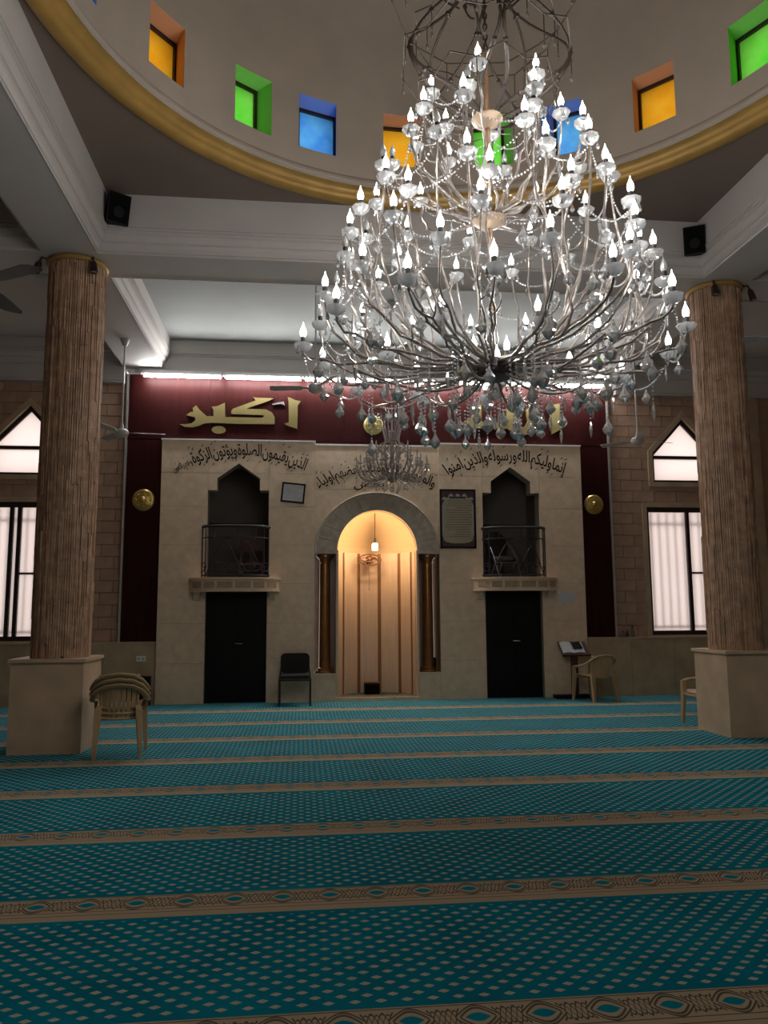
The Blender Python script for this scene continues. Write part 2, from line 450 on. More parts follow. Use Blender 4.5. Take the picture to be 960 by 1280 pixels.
for w, a in enumerate(WA):
    for s in (-1, 1):
        e = a+s*HW; e2 = e+sk(w)
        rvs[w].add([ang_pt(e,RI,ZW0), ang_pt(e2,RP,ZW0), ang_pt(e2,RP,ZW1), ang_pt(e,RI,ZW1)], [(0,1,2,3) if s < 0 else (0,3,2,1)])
# hemisphere above the drum
K = 20
for a0, a1, w in angs:
    for q in range(K):
        e0, e1 = PI/2*q/K, PI/2*(q+1)/K
        r0, r1 = RI*math.cos(e0), max(.001, RI*math.cos(e1))
        dm.add([ang_pt(a0,r0,ZSP+RI*math.sin(e0)), ang_pt(a1,r0,ZSP+RI*math.sin(e0)), ang_pt(a1,r1,ZSP+RI*math.sin(e1)), ang_pt(a0,r1,ZSP+RI*math.sin(e1))], [(0,1,2,3)])
struct('ceiling_dome', dm, M_dome, smooth=False, label='plain plastered dome drum pierced by small square windows')
# weld the strips and shade smooth
o_d = bpy.data.objects['ceiling_dome']
import bmesh
bb = bmesh.new(); bb.from_mesh(o_d.data); bmesh.ops.remove_doubles(bb, verts=bb.verts, dist=1e-4); bb.to_mesh(o_d.data); bb.free()
for p in o_d.data.polygons: p.use_smooth = True
try: o_d.data.set_sharp_from_angle(angle=math.radians(30))
except Exception: pass
# gold ring moulding and white fillet
g = MB()
gp = [(3.40,6.02),(3.40,5.965),(3.375,5.94),(3.34,5.925),(3.30,5.925),(3.265,5.94),(3.24,5.965),(3.235,5.99),(3.225,6.02),(3.20,6.045),(3.165,6.06),(3.155,6.065)]
g.lathe([(r, z) for r, z in gp], 128, (XC, YC, 0))
struct('trim_12', g, M_gold, smooth=True, label='round gold moulding at the foot of the dome')
g = MB(); g.lathe([(3.16,6.06),(3.135,6.065),(3.12,6.08),(3.12,6.105),(3.135,6.13),(3.152,6.15)], 128, (XC, YC, 0))
struct('trim_13', g, M_dome, smooth=True, label='thin plaster fillet above the gold ring')
PC = {'blue': ((0.05, 0.27, 0.88), (0.16, 0.58, 0.98)), 'amber': ((0.98, 0.36, 0.004), (1.0, 0.50, 0.03)), 'green': ((0.11, 0.78, 0.04), (0.30, 0.95, 0.11))}
M_col = {k: mat_pane('coloured_glass_'+k, *v, 4.0) for k, v in PC.items()}
M_spill = {'blue': mat('reveal_blue_spill', (0.26, 0.38, 0.80), 0.8), 'amber': mat('reveal_amber_spill', (0.62, 0.36, 0.22), 0.8), 'green': mat('reveal_green_spill', (0.30, 0.68, 0.16), 0.8)}  # coloured light spilling from the panes is put into the reveals' base colour
for i, a in enumerate(WA):
    c = WCOL[i % 3]; b = MB(); fr = MB()
    if abs(a) < 100 or True:
        # pane (flat) and dark frame at the outer face
        al = math.radians(a+sk(i)); t = Vector((math.cos(al), -math.sin(al), 0)); nrm = Vector((math.sin(al), math.cos(al), 0))
        c0 = Vector((XC, YC, 0)) + nrm*RP
        h = RP*math.tan(math.radians(HW))
        def q(u, z, d=0): return tuple(c0 + t*u + nrm*d + Vector((0,0,z)))
        def bar(u0, u1, z0, z1, d0, d1):
            fr.add([q(u0,z0,d0),q(u1,z0,d0),q(u1,z0,d1),q(u0,z0,d1),q(u0,z1,d0),q(u1,z1,d0),q(u1,z1,d1),q(u0,z1,d1)],
                   [(0,3,2,1),(4,5,6,7),(0,1,5,4),(1,2,6,5),(2,3,7,6),(3,0,4,7)])
        f_ = 0.032
        bar(-h, -h+f_, ZW0, ZW1, -0.03, 0.03); bar(h-f_, h, ZW0, ZW1, -0.03, 0.03)
        bar(-h+f_, h-f_, ZW0, ZW0+f_, -0.03, 0.03); bar(-h+f_, h-f_, ZW1-f_, ZW1, -0.03, 0.03)
        w_ = fr.build('window_%d' % (i+1), M_frame); w_['kind'] = 'structure'
        w_['label'] = 'small square %s glass window in the dome drum' % c
        b.add([q(-h+f_,ZW0+f_), q(h-f_,ZW0+f_), q(h-f_,ZW1-f_), q(-h+f_,ZW1-f_)], [(0,1,2,3)])
        b.build('pane', M_col[c], w_)
        rvs[i].build('reveal', M_spill[c], w_)

# ================================================================== SIDE AND BACK WALLS
w = MB().box(XL-0.2, XL, YB-.2, YW+.3, 0, 6.2); struct('wall_left', w, M_block)
w = MB().box(XR, XR+0.2, YB-.2, YW+.3, 0, 6.2); struct('wall_right', w, M_block)
w = MB().box(XL-.2, XR+.2, YB-.2, YB, 0, 6.2); struct('wall_back', w, M_stone)

# ================================================================== FRONT WALL: openings
WIN = []   # lower windows, pointed upper windows (x0, x1)
win_x = [(-5.30, -4.02), (5.90, 7.36)]
for k, (x0, x1) in enumerate(win_x):
    low = R(x0, x1, 0.985, 3.165)
    cx = {0: -4.34, 1: 6.63}[k]
    up = [(cx-0.575, 3.60), (cx+0.575, 3.60), (cx+0.575, 4.11), (cx, 4.735), (cx-0.575, 4.11)]
    WIN.append((low, up))
HOLES = [h for pr in WIN for h in pr]
SUR = []
for low, up in WIN:      # stone surrounds, a little larger
    SUR.append(R(low[0][0]-0.075, low[1][0]+0.075, 0.96, low[2][1]+0.08))
    cx = up[3][0]; SUR.append([(cx-0.66, 3.52), (cx+0.66, 3.52), (cx+0.66, 4.145), (cx, 4.86), (cx-0.66, 4.145)])
back = MB()
for p in panelled(XL, -2.20, 0, 5.3, HOLES) + panelled(4.70, XR, 0, 5.3, HOLES): back.prism(p, 12.775, 12.98)
back.box(-2.20, -1.62, 12.85, 12.98, 0, 5.3); back.box(4.10, 4.70, 12.85, 12.98, 0, 5.3)
back.box(-1.62, 4.10, 12.79, 12.98, 4.14, 5.3)
wall_front = struct('wall_front', back, M_mortar, label='front wall of brown stone blocks either side of the prayer niche')
blk = {}
def stone_blocks(x0, x1, z0, z1):
    zc = z0; row = 0; BH, BW = 0.192, 0.40
    nrow = round((z1-z0)/BH); BH = (z1-z0)/nrow
    for r_ in range(nrow):
        za, zb = z0+r_*BH, z0+(r_+1)*BH
        xs = [x0]; x = x0 + BW*(0.5 if r_ % 2 else 1.0)
        while x < x1-0.08: xs.append(x); x += BW
        xs.append(x1)
        for i in range(len(xs)-1):
            g_ = 0.0035
            ps = [R(xs[i]+g_, xs[i+1]-g_, za+g_, zb-g_)]
            full = True
            for h in SUR:
                n_ = minus(ps, h)
                if n_ != ps: full = False
                ps = n_
            ps = [p for p in ps if area(p) > 2e-4]
            if not ps: continue
            pr = random.uniform(-0.003, 0.004); yf = YW - pr
            if full:
                key = (round(xs[i+1]-xs[i], 3))
                if key not in blk:
                    w_ = xs[i+1]-xs[i]-2*g_; h_ = zb-za-2*g_; c_ = 0.004
                    b = MB(); b.add([(0,.03,0),(w_,.03,0),(w_,.03,h_),(0,.03,h_),(0,c_,0),(w_,c_,0),(w_,c_,h_),(0,c_,h_),(c_,0,c_),(w_-c_,0,c_),(w_-c_,0,h_-c_),(c_,0,h_-c_)],
                        [(8,9,10,11),(4,5,9,8),(5,6,10,9),(6,7,11,10),(7,4,8,11),(0,1,5,4),(1,2,6,5),(2,3,7,6),(3,0,4,7)])
                    blk[key] = b.mesh('stone_block', M_block)
                put('stone_block', blk[key], wall_front, (xs[i]+g_, yf, za+g_))
            else:
                b = MB()
                for p in ps: b.prism(p, yf, 12.79)
                b.build('stone_block', M_block, wall_front)
stone_blocks(-5.75, -2.82, 0.965, 5.15)
stone_blocks(5.26, 7.72, 0.965, 5.15)
# plain far ends of the wall, out of view or behind the pilaster
pl = MB(); pl.box(XL, -5.76, 12.745, 12.78, 0.96, 5.15); pl.box(8.02, XR, 12.745, 12.78, 0.96, 5.15)
pl.build('end_panel', M_block, wall_front)
b = MB().box(7.73, 8.01, 12.66, 12.79, 0.0, 5.12); struct('trim_14', b, M_dado, label='pale stone pilaster at the right end of the wall')
# surrounds
for k, (low, up) in enumerate(WIN):
    for j, h in enumerate((low, up)):
        s_ = MB()
        for p in minus([SUR[2*k+j]], h): s_.prism(p, 12.722, 12.80)
        s_.build('window_surround', M_dado, wall_front)
# windows: dark frames, frosted panes, bars outside
wn = 21
for k, (low, up) in enumerate(WIN):
    x0, x1 = low[0][0], low[1][0]; z0, z1 = low[0][1], low[2][1]
    f_ = 0.062; yf0, yf1 = 12.80, 12.86
    b = MB(); b.box(x0, x0+f_, yf0, yf1, z0, z1); b.box(x1-f_, x1, yf0, yf1, z0, z1)
    b.box(x0+f_, x1-f_, yf0, yf1, z0, z0+f_+.01); b.box(x0+f_, x1-f_, yf0, yf1, z1-f_-.02, z1)
    w_ = b.build('window_%d' % wn, M_frame); w_['kind'] = 'structure'; wn += 1
    w_['label'] = 'tall dark-framed frosted window %s' % ('left of the left column' if k == 0 else 'beside the right column')
    mids = [x0+(x1-x0)*0.52] if k else [-4.43, -4.55]
    for mx in mids:
        b = MB().box(mx-.03, mx+.03, yf0-.01, yf1, z0+f_, z1-f_); b.build('mullion', M_frame, w_)
    b = MB().box(max(mids)+.03, x1-f_, yf0, yf1-.005, 2.02, 2.05); b.build('glazing_bar', M_frame, w_)
    b = MB().add([(x0+f_,12.835,z0+f_),(x1-f_,12.835,z0+f_),(x1-f_,12.835,z1-f_),(x0+f_,12.835,z1-f_)], [(0,1,2,3)])
    b.build('frosted_pane', M_pane, w_)
    x = x0+f_+0.05; i = 0
    bar_me = MB().box(-.017, .017, 0, 0.02, 0, z1-z0-.2).mesh('security_bar', M_out)
    while x < x1-f_:
        put('security_bar', bar_me, w_, (x, 12.872, z0+.10)); x += 0.145
    for zz in (z0+.12, z1-.30):
        b = MB().box(x0+f_, x1-f_, 12.868, 12.878, zz, zz+.03); b.build('cross_bar', M_out, w_)
    # pointed window
    cx = up[3][0]; b = MB()
    inner = [(cx-0.52, 3.645), (cx+0.52, 3.645), (cx+0.52, 4.085), (cx, 4.645), (cx-0.52, 4.085)]
    for p in minus([up], inner): b.prism(p, yf0, yf1)
    w_ = b.build('window_%d' % wn, M_frame); w_['kind'] = 'structure'; wn += 1
    w_['label'] = 'small pointed frosted window high on the %s of the front wall' % ('left' if k == 0 else 'right')
    b = MB().box(cx-0.52, cx+0.52, yf0-.005, yf1, 4.02, 4.075); b.build('transom', M_frame, w_)
    b = MB().add([(p[0], 12.835, p[1]) for p in inner], [tuple(range(5))]); b.build('frosted_pane', M_pane, w_)
# ================================================================== DADO of marble slabs
dado = MB().box(XL, -2.24, 12.69, 12.79, 0, 0.94).box(4.74, 7.72, 12.69, 12.79, 0, 0.94).box(8.02, XR, 12.69, 12.79, 0, 0.94)
dado_o = struct('baseboard_front', dado, M_stone_b, label='waist-high marble dado along the front wall')
for (x0, x1, n_) in ((XL, -2.24, 6), (4.74, 7.72, 4), (8.02, XR, 2)):
    for i in range(n_):
        a, c_ = x0+(x1-x0)*i/n_, x0+(x1-x0)*(i+1)/n_
        MB().box(a+.003, c_-.003, 12.66-random.uniform(0,.002), 12.70, 0.0, 0.93).build('marble_slab', M_dado, dado_o)
    MB().box(x0, x1, 12.64, 12.79, 0.932, 0.962).build('dado_cap', M_dado, dado_o)
# ================================================================== MAROON WOOD
mw = MB().box(-2.80, 5.25, 12.735, 12.80, 4.1, 5.27).box(-2.80, -2.2, 12.735, 12.80, 0.96, 4.1).box(4.7, 5.25, 12.735, 12.80, 0.96, 4.1)
mar = struct('wall_cladding', mw, M_black, label='dark maroon wood cladding behind the gold letters')
def wood(x0, x1, z0, z1): MB().box(x0+.002, x1-.002, 12.70-random.uniform(0,.0015), 12.745, z0+.002, z1-.002).build('wood_panel', M_maroon, mar)
xs = [-2.79, -1.50, -0.40, 0.70, 1.80, 2.90, 4.0, 5.24]
for i in range(7): wood(xs[i], xs[i+1], 4.24, 5.27)
wood(-2.79, -2.2, 0.97, 4.21); wood(4.7, 5.24, 0.97, 4.21); wood(-2.2, 4.7, 4.10, 4.21)
MB().box(-2.79, 5.24, 12.695, 12.745, 4.212, 4.238).build('wood_rail', M_maroon, mar)
for x in (-2.83, 5.235): MB().box(x, x+.032, 12.67, 12.75, 0.96, 5.27).build('edge_strip', M_alu, mar)

# ================================================================== NICHE WALL (pale stone, three sections)
def arch_pts(cx, z0, rx, rz, n=24): return [(cx+rx*math.cos(PI*i/n), z0+rz*math.sin(PI*i/n)) for i in range(n+1)]
def mirror(poly): return [(2*FX-x, z) for x, z in poly][::-1]
door_l = R(-1.49, -0.53, -0.01, 1.745)
op_l = [R(-1.49, -0.52, 1.93, 3.36), [(-1.345, 3.35), (-0.665, 3.35), (-0.665, 3.555), (-1.005, 3.80), (-1.345, 3.555)]]
holes_l = [door_l] + op_l
holes_r = [mirror(h) for h in holes_l]
fac = MB()
for p in panelled(-2.23, 0.22, 0, 4.17, holes_l) + panelled(2.26, 4.72, 0, 4.17, holes_r): fac.prism(p, 12.615, 12.86)
AR = (0.655, 0.685); AO = (1.02, 0.99); ZA = 2.37
arch_in = [(FX-AR[0], 0.0), (FX+AR[0], 0.0)] + arch_pts(FX, ZA, *AR)
# middle section: plinths and the wall above the capitals
mid_ps = [R(0.22, FX-AR[0], 0, 0.41), R(FX+AR[0], 2.26, 0, 0.41)]
n_ = 32
ap = arch_pts(FX, ZA, *AR, n_)
for i in range(n_):
    (xa, za), (xb, zb) = ap[i], ap[i+1]
    mid_ps.append([(xb, zb), (xa, za), (xa, 3.40), (xb, 3.40)])
mid_ps += [R(0.22, FX-AR[0], ZA, 3.40), R(FX+AR[0], 2.26, ZA, 3.40), R(0.22, 2.26, 3.40, 4.13)]
for p in mid_ps: fac.prism(p, 12.66, 12.86)
facade = struct('wall_niche_front', fac, M_stone_b, label='pale stone wall with two balconied doors and an arched prayer niche')
XS_L = [-2.23, -1.49, -0.52, 0.22]
ZR = [0.0, 0.62, 1.24, 1.86, 2.48, 3.10, 3.64, 4.17]
for side in (0, 1):
    xs = XS_L if side == 0 else [2*FX-x for x in XS_L][::-1]
    hs = holes_l if side == 0 else holes_r
    for i in range(3):
        for j in range(7):
            ps = [R(xs[i]+.002, xs[i+1]-.002, ZR[j]+.002, ZR[j+1]-.002)]
            for h in hs: ps = minus(ps, h)
            if not ps: continue
            b = MB(); yf = 12.60-random.uniform(0, .0015)
            for p in ps: b.prism(p, yf, 12.62)
            b.build('stone_slab', M_stone, facade)
    MB().box(xs[0]-.01, xs[-1]+.01, 12.585, 12.80, 4.17, 4.195).build('cap_strip', M_white, facade)
b = MB(); 
for p in mid_ps[:2]: b.prism(p, 12.64, 12.67)
MB().prism(mid_ps[0], 12.625, 12.67).build('plinth', M_stone, facade); MB().prism(mid_ps[1], 12.625, 12.67).build('plinth', M_stone, facade)
b = MB()
for p in mid_ps[2:-1]: b.prism(p, 12.64, 12.665)
b.build('stone_slab', M_stone, facade)
for x0, x1 in ((0.22, 0.90), (0.90, 1.58), (1.58, 2.26)): MB().box(x0+.002, x1-.002, 12.64, 12.665, 3.403, 4.13).build('stone_slab', M_stone, facade)
MB().box(0.22, 2.26, 12.63, 12.80, 4.13, 4.155).build('cap_strip', M_white, facade)
# plinth tops, recess backs, jambs
for s in (-1, 1):
    xa, xb = sorted((FX+s*AR[0], FX+s*1.02))
    MB().box(xa, xb, 12.60, 12.99, 0.41, 0.435).build('plinth_top', M_stone, facade)
    MB().box(xa, xb, 12.985, 13.02, 0.41, ZA).build('recess_back', mat('rosy_marble', (0.34, 0.24, 0.205), 0.4, var=0.12, scale=5), facade)
    MB().box(xa, xb, 12.86, 13.02, ZA, ZA+.03).build('recess_soffit', M_stone, facade)
    MB().box(xa, xb, 12.60, 12.86, ZA-.03, ZA).build('impost', M_grey, facade)
# arch ring of grey stone wedges
NV = 13
for i in range(NV):
    a0, a1 = PI*i/NV+.003, PI*(i+1)/NV-.003
    pts = []
    for q_ in range(4): a = a0+(a1-a0)*q_/3; pts.append((FX+AR[0]*math.cos(a), ZA+AR[1]*math.sin(a)))
    for q_ in range(4): a = a1+(a0-a1)*q_/3; pts.append((FX+AO[0]*math.cos(a), ZA+AO[1]*math.sin(a)))
    MB().prism(pts, 12.605, 12.66).build('arch_stone', M_grey, facade)
b = MB().tube([(x, 12.607, z) for x, z in arch_pts(FX, ZA, AO[0]-.015, AO[1]-.015, 48)], .014, 6); b.build('arch_moulding', M_grey, facade, smooth=True)
# the niche itself: half-round wall of pale boards with brown strips, half dome above
M_npanel = mat('niche_board', (0.68, 0.53, 0.40), 0.5, var=0.07, scale=4, stretch=(8, 8, 0.6))
M_nstrip = mat('niche_brown_strip', (0.26, 0.125, 0.05), 0.5)
M_ndome = mat('niche_dome_paint', (0.66, 0.50, 0.31), 0.6)
NR = 0.655; NY = 12.70; NDY = 0.66
def nic(a, z, r=NR): return (FX + r*math.sin(a), NY + r*NDY/NR*math.cos(a), z)
nb = MB(); A_ = [math.radians(-90+180*i/40) for i in range(41)]
for i in range(40): nb.add([nic(A_[i],0), nic(A_[i+1],0), nic(A_[i+1],2.40), nic(A_[i],2.40)], [(0,1,2,3)])
K = 12
for i in range(40):
    for j in range(K):
        e0, e1 = PI/2*j/K, PI/2*(j+1)/K
        def dp(a, e): p = nic(a, 0, NR*math.cos(e)); return (p[0], p[1], 2.40+0.665*math.sin(e))
        nb.add([dp(A_[i],e0), dp(A_[i+1],e0), dp(A_[i+1],e1), dp(A_[i],e1)], [(0,1,2,3)])
niche = struct('wall_niche', nb, M_ndome, smooth=True, label='half-round lit prayer niche under the arch')
cuts = [-90, -57, -24, 9, 42, 70, 90]
for i in range(6):
    a0, a1 = cuts[i]+3.2, cuts[i+1]-3.2
    p0, p1 = nic(math.radians(a0), 0), nic(math.radians(a1), 0)
    d = Vector((p1[0]-p0[0], p1[1]-p0[1], 0)).normalized(); nr = Vector((d.y, -d.x, 0))
    MB().prism([(p0[0]+nr.x*.004, p0[1]+nr.y*.004), (p1[0]+nr.x*.004, p1[1]+nr.y*.004), (p1[0]+nr.x*.026, p1[1]+nr.y*.026), (p0[0]+nr.x*.026, p0[1]+nr.y*.026)], 0.06, 2.395, 'xy').build('niche_board', M_npanel, niche)
for c_ in cuts[1:-1]:
    p0, p1 = nic(math.radians(c_-3.1), 0, NR-.004), nic(math.radians(c_+3.1), 0, NR-.004)
    q0, q1 = nic(math.radians(c_-3.1), 0, NR-.012), nic(math.radians(c_+3.1), 0, NR-.012)
    MB().prism([p0[:2], p1[:2], q1[:2], q0[:2]], 0.06, 2.39, 'xy').build('niche_strip', M_nstrip, niche)
M_jamb = mat('niche_jamb', (0.6, 0.44, 0.3), 0.5, var=0.06)
for s in (-1, 1): MB().box(FX+s*NR-.018, FX+s*NR+.018, 12.61, 12.995, 0.0, 2.40).build('niche_jamb', M_jamb, niche)
# step with its own bit of carpet
b = MB(); b.prism([(FX-NR, 12.60)]+[(FX+NR, 12.60)]+[nic(a, 0)[:2] for a in A_[::-1]], 0.0, 0.055, 'xy'); b.build('niche_step', MATS.get('teal_prayer_carpet') or bpy.data.materials['teal_prayer_carpet'], niche)
MB().box(FX-NR-.03, FX+NR+.03, 12.575, 12.615, 0.0, 0.062).build('step_edge', M_stone, niche)
# dark rooms behind the balconies, doors below
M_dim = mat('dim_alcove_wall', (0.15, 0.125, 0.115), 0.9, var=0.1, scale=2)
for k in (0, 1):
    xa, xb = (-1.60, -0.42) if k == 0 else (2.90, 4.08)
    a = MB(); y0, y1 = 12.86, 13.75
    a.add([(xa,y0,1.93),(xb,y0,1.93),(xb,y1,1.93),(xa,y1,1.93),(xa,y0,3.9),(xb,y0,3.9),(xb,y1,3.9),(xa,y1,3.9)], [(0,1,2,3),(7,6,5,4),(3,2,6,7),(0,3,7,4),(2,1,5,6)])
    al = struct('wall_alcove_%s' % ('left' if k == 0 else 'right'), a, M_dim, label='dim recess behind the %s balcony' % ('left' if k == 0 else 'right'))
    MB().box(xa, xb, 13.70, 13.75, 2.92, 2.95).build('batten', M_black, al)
    dx0, dx1 = (-1.49, -0.53) if k == 0 else (3.01, 3.97)
    d = MB().box(dx0, dx1, 12.72, 12.86, 0.005, 1.745)
    d_o = struct('door_%d' % (k+1), d, M_black, label='black door under the %s balcony' % ('left' if k == 0 else 'right'))
    for (za, zb) in ((0.12, 0.78), (0.92, 1.62)):
        for (p0, p1) in ((0.12, 0.46), (0.50, 0.84)): MB().box(dx0+p0, dx0+p1, 12.708, 12.725, za, zb).build('door_panel', M_black, d_o)
    hx = dx0+0.47
    h = MB().tube([(hx, 12.72, 0.92), (hx, 12.665, 0.92), (hx+.015, 12.655, 0.92), (hx+.11, 12.655, 0.915)], .009, 8); h.build('door_handle', mat('chrome', (0.8, 0.78, 0.75), 0.2, metal=1.0), d_o, smooth=True)
# fluorescent tubes are added with the lamps below
# ================================================================== FLUORESCENT TUBES
M_tube = mat_emit('fluorescent_glow', (0.97, 0.975, 0.98), TUBE_GLOW)
M_fix = mat('tube_housing', (0.7, 0.7, 0.7), 0.5)
ord_ = ['leftmost', 'second from the left', 'third from the left', 'third from the right', 'second from the right', 'rightmost']
for i in range(6):
    x0 = -2.56+i*1.29
    t = thing('fluorescent_tube', 'white fluorescent tube above the gold letters, %s of six' % ord_[i], 'light', (x0+.64, 12.53, 5.2), group='fluorescent tubes along the top of the front wall')
    MB().box(x0+.01, x0+1.27, 12.495, 12.565, 5.235, 5.289).build('housing', M_fix, t)
    MB().tube([(x0+.035, 12.515, 5.205), (x0+1.245, 12.515, 5.205)], .026, 10).build('glass_tube', M_tube, t, smooth=True)
    for xx in (x0+.012, x0+1.245): MB().box(xx, xx+.023, 12.495, 12.54, 5.18, 5.24).build('end_cap', M_fix, t)
# ================================================================== COLUMNS
M_strip = mat('column_slate', (0.46, 0.29, 0.19), 0.62, var=0.28, scale=9, bump=0.5, bscale=60)
M_core = mat('column_joint', (0.09, 0.06, 0.04), 0.9)
M_ped = mat('pedestal_marble', (0.57, 0.425, 0.29), 0.42, var=0.16, scale=3.5)
M_rope = mat('gold_collar', (0.42, 0.25, 0.07), 0.5, metal=0.2)
M_spot = mat('spot_bronze', (0.05, 0.025, 0.022), 0.35, metal=0.4)
def column(cx, cy, px0, px1, py0, py1, label):
    t = thing('column', label, 'column', (cx, cy, 0), group='round slate-clad columns on marble pedestals')
    MB().box(px0, px1, py0, py1, 0, 0.915).build('pedestal', M_ped, t)
    MB().box(px0-.025, px1+.025, py0-.025, py1+.025, 0.915, 0.95).build('pedestal_cap', M_ped, t)
    MB().lathe([(0.283, 0.95), (0.283, ZS)], 40, (cx, cy, 0)).build('shaft', M_core, t, smooth=True)
    st = MB(); n = 76
    rnd = random.Random(int(cx*100))
    for i in range(n):
        a = 2*PI*i/n; z = 0.95+rnd.uniform(-.3, 0)
        while z < ZS-.06:
            L = rnd.uniform(0.22, 0.75); za, zb = max(z, 0.952), min(z+L-.004, ZS-.06)
            if zb-za > .02:
                r = 0.300+rnd.uniform(-.010, .010); wd = PI/n*rnd.uniform(.66, .97); tl = rnd.uniform(-.003, .003)
                v = []
                for zz in (za, zb):
                    for (aa, rr) in ((a-wd, .278), (a+wd, .278), (a+wd*.92, r+tl), (a-wd*.92, r-tl)): v.append((cx+rr*math.cos(aa), cy+rr*math.sin(aa), zz))
                st.add(v, [(3,2,1,0), (4,5,6,7), (1,2,6,5), (2,3,7,6), (3,0,4,7)])
            z += L
    st.build('slate_strips', M_strip, t, kind='stuff')
    MB().tube([(cx+.305*math.cos(2*PI*i/40), cy+.305*math.sin(2*PI*i/40), ZS-.035) for i in range(40)], .03, 8, closed=True).build('collar', M_rope, t, smooth=True)
    return t
column(-2.545, 8.78, -2.93, -2.21, 8.43, 9.14, 'tall slate-clad column on a marble pedestal, left of the hall beside the stacked chairs')
column(5.08, 8.78, 4.74, 5.46, 8.40, 9.12, 'tall slate-clad column on a marble pedestal, right of the hall behind the chandelier')
def spot(x, y, dx, dy, label):
    t = thing('spotlight', label, 'spotlight', (x, y, ZS-.14), group='small bronze spotlights at the column tops')
    MB().tube([(x-dx*.05, y-dy*.05, ZS-.03), (x, y, ZS-.03), (x+dx*.03, y+dy*.03, ZS-.09)], .012, 6).build('arm', M_spot, t)
    MB().tube([(x+dx*.02, y+dy*.02, ZS-.08), (x+dx*.035, y+dy*.035, ZS-.12), (x+dx*.06, y+dy*.06, ZS-.22)], [.018, .036, .042], 10).build('lamp_head', M_spot, t, smooth=True)
    MB().lathe([(.001, 0), (.036, 0)], 10, (x+dx*.062, y+dy*.062, ZS-.222)).build('lens', mat('lens_glass', (0.4, 0.36, 0.35), 0.15), t)
spot(-2.87, 8.55, -.7, -.7, 'small bronze spotlight clipped left of the left column top')
spot(-2.31, 8.50, .5, -.8, 'small bronze spotlight clipped right of the left column top')
spot(4.90, 8.46, -.3, -.9, 'small bronze spotlight clipped on the front of the right column top')
spot(5.38, 8.55, .8, -.5, 'small bronze spotlight clipped right of the right column top')

# ================================================================== CEILING FANS
M_fan = mat('fan_white_metal', (0.42, 0.40, 0.39), 0.4)
M_fand = mat('fan_dark_green', (0.018, 0.025, 0.022), 0.5, spec=0.3)
def fan(x, y, z, ztop, a0, R_, mm, label, bw=.11):
    t = thing('ceiling_fan', label, 'fan', (x, y, z), group='three-bladed ceiling fans on long rods')
    MB().lathe([(.001,-.075),(.04,-.07),(.085,-.045),(.10,-.01),(.10,.02),(.075,.045),(.035,.06),(.02,.12),(.02,.14),(.001,.14)], 20, (x,y,z)).build('motor', mm, t, smooth=True)
    MB().tube([(x,y,z+.12),(x,y,ztop-.03)], .012, 8).build('rod', mm, t, smooth=True)
    MB().lathe([(.018,-.10),(.035,-.09),(.06,-.03),(.065,0),(.001,0)], 16, (x,y,ztop)).build('canopy', mm, t, smooth=True)
    for k in range(3):
        a = a0+2*PI*k/3; c, s = math.cos(a), math.sin(a)
        def P(r, w, h): return (x+c*r-s*w, y+s*r+c*w, z+h)
        MB().add([P(.07,-.018,-.008),P(.22,-.03,-.004),P(.22,.03,.006),P(.07,.018,.0),P(.07,-.018,-.002),P(.22,-.03,.002),P(.22,.03,.012),P(.07,.018,.006)],
                 [(0,3,2,1),(4,5,6,7),(0,1,5,4),(1,2,6,5),(2,3,7,6),(3,0,4,7)]).build('blade_iron', mm, t)
        b = MB(); prof = [(.17,.75),(.25,.9),(R_*.6,1.0),(R_*.92,1.05),(R_,.72)]
        vs = []
        for r, w in prof:
            for (ww, hh) in ((-w*bw/2, -.016), (w*bw/2, .012)): vs += [P(r, ww, hh), P(r, ww, hh+.006)]
        fs = []
        for i in range(len(prof)-1):
            o = i*4; q = o+4
            fs += [(o, q, q+2, o+2), (o+1, o+3, q+3, q+1), (o, o+1, q+1, q), (o+2, q+2, q+3, o+3)]
        fs += [(0,2,3,1), (len(prof)*4-4, len(prof)*4-3, len(prof)*4-1, len(prof)*4-2)]
        b.add(vs, fs).build('blade', mm, t)
    return t
fan(-2.56, 11.25, 3.97, ZS, 0.12, .60, M_fan, 'pale ceiling fan hanging beside the left end of the maroon wood wall')
fan(5.06, 11.1, 3.95, ZS, 0.20, .60, M_fan, 'pale ceiling fan hanging in front of the right pointed window')
fan(0.175, 10.0, 4.33, 5.85, 3.02, .60, M_fan, 'ceiling fan on a long rod behind the lower left edge of the chandelier')
fan(-3.02, 7.40, 4.52, 5.85, math.atan2(-.4, .62), .74, M_fand, 'dark green ceiling fan cut off by the left edge, near the left column top', .21)
fan(5.62, 8.35, 4.60, 5.85, PI-.25, .42, M_fan, 'ceiling fan blade tip showing at the far right edge beside the right column')

# ================================================================== LOUDSPEAKERS
M_spk = mat('speaker_black', (0.003, 0.003, 0.0035), 0.6, spec=0.2)
def speaker(c, yaw, tilt, label):
    t = thing('loudspeaker', label, 'speaker', c, yaw, 'black loudspeakers in the corners under the dome')
    Mx = Matrix.Rotation(tilt, 4, 'X')
    MB().prism([(-.12,0),(.12,0),(.085,.17),(-.085,.17)], -.16, .16, 'xy').xf(Mx).build('cabinet', M_spk, t)
    MB().box(-.105, .105, -.012, .0, -.145, .145).xf(Mx).build('grille', mat('grille_black', (0.004, 0.004, 0.004), 0.9, spec=0.1), t)
    MB().lathe([(.001,0),(.06,0),(.07,.012)], 16).xf(Mx @ Matrix.Translation((0,-.013,-.04)) @ Matrix.Rotation(PI/2, 4, 'X')).build('cone', M_spk, t)
    MB().box(-.02, .02, .15, .26, -.02, .02).build('bracket', M_spk, t)
    return t
speaker((-1.985, 8.22, 5.76), math.radians(32), math.radians(14), 'black loudspeaker in the left corner of the beams')
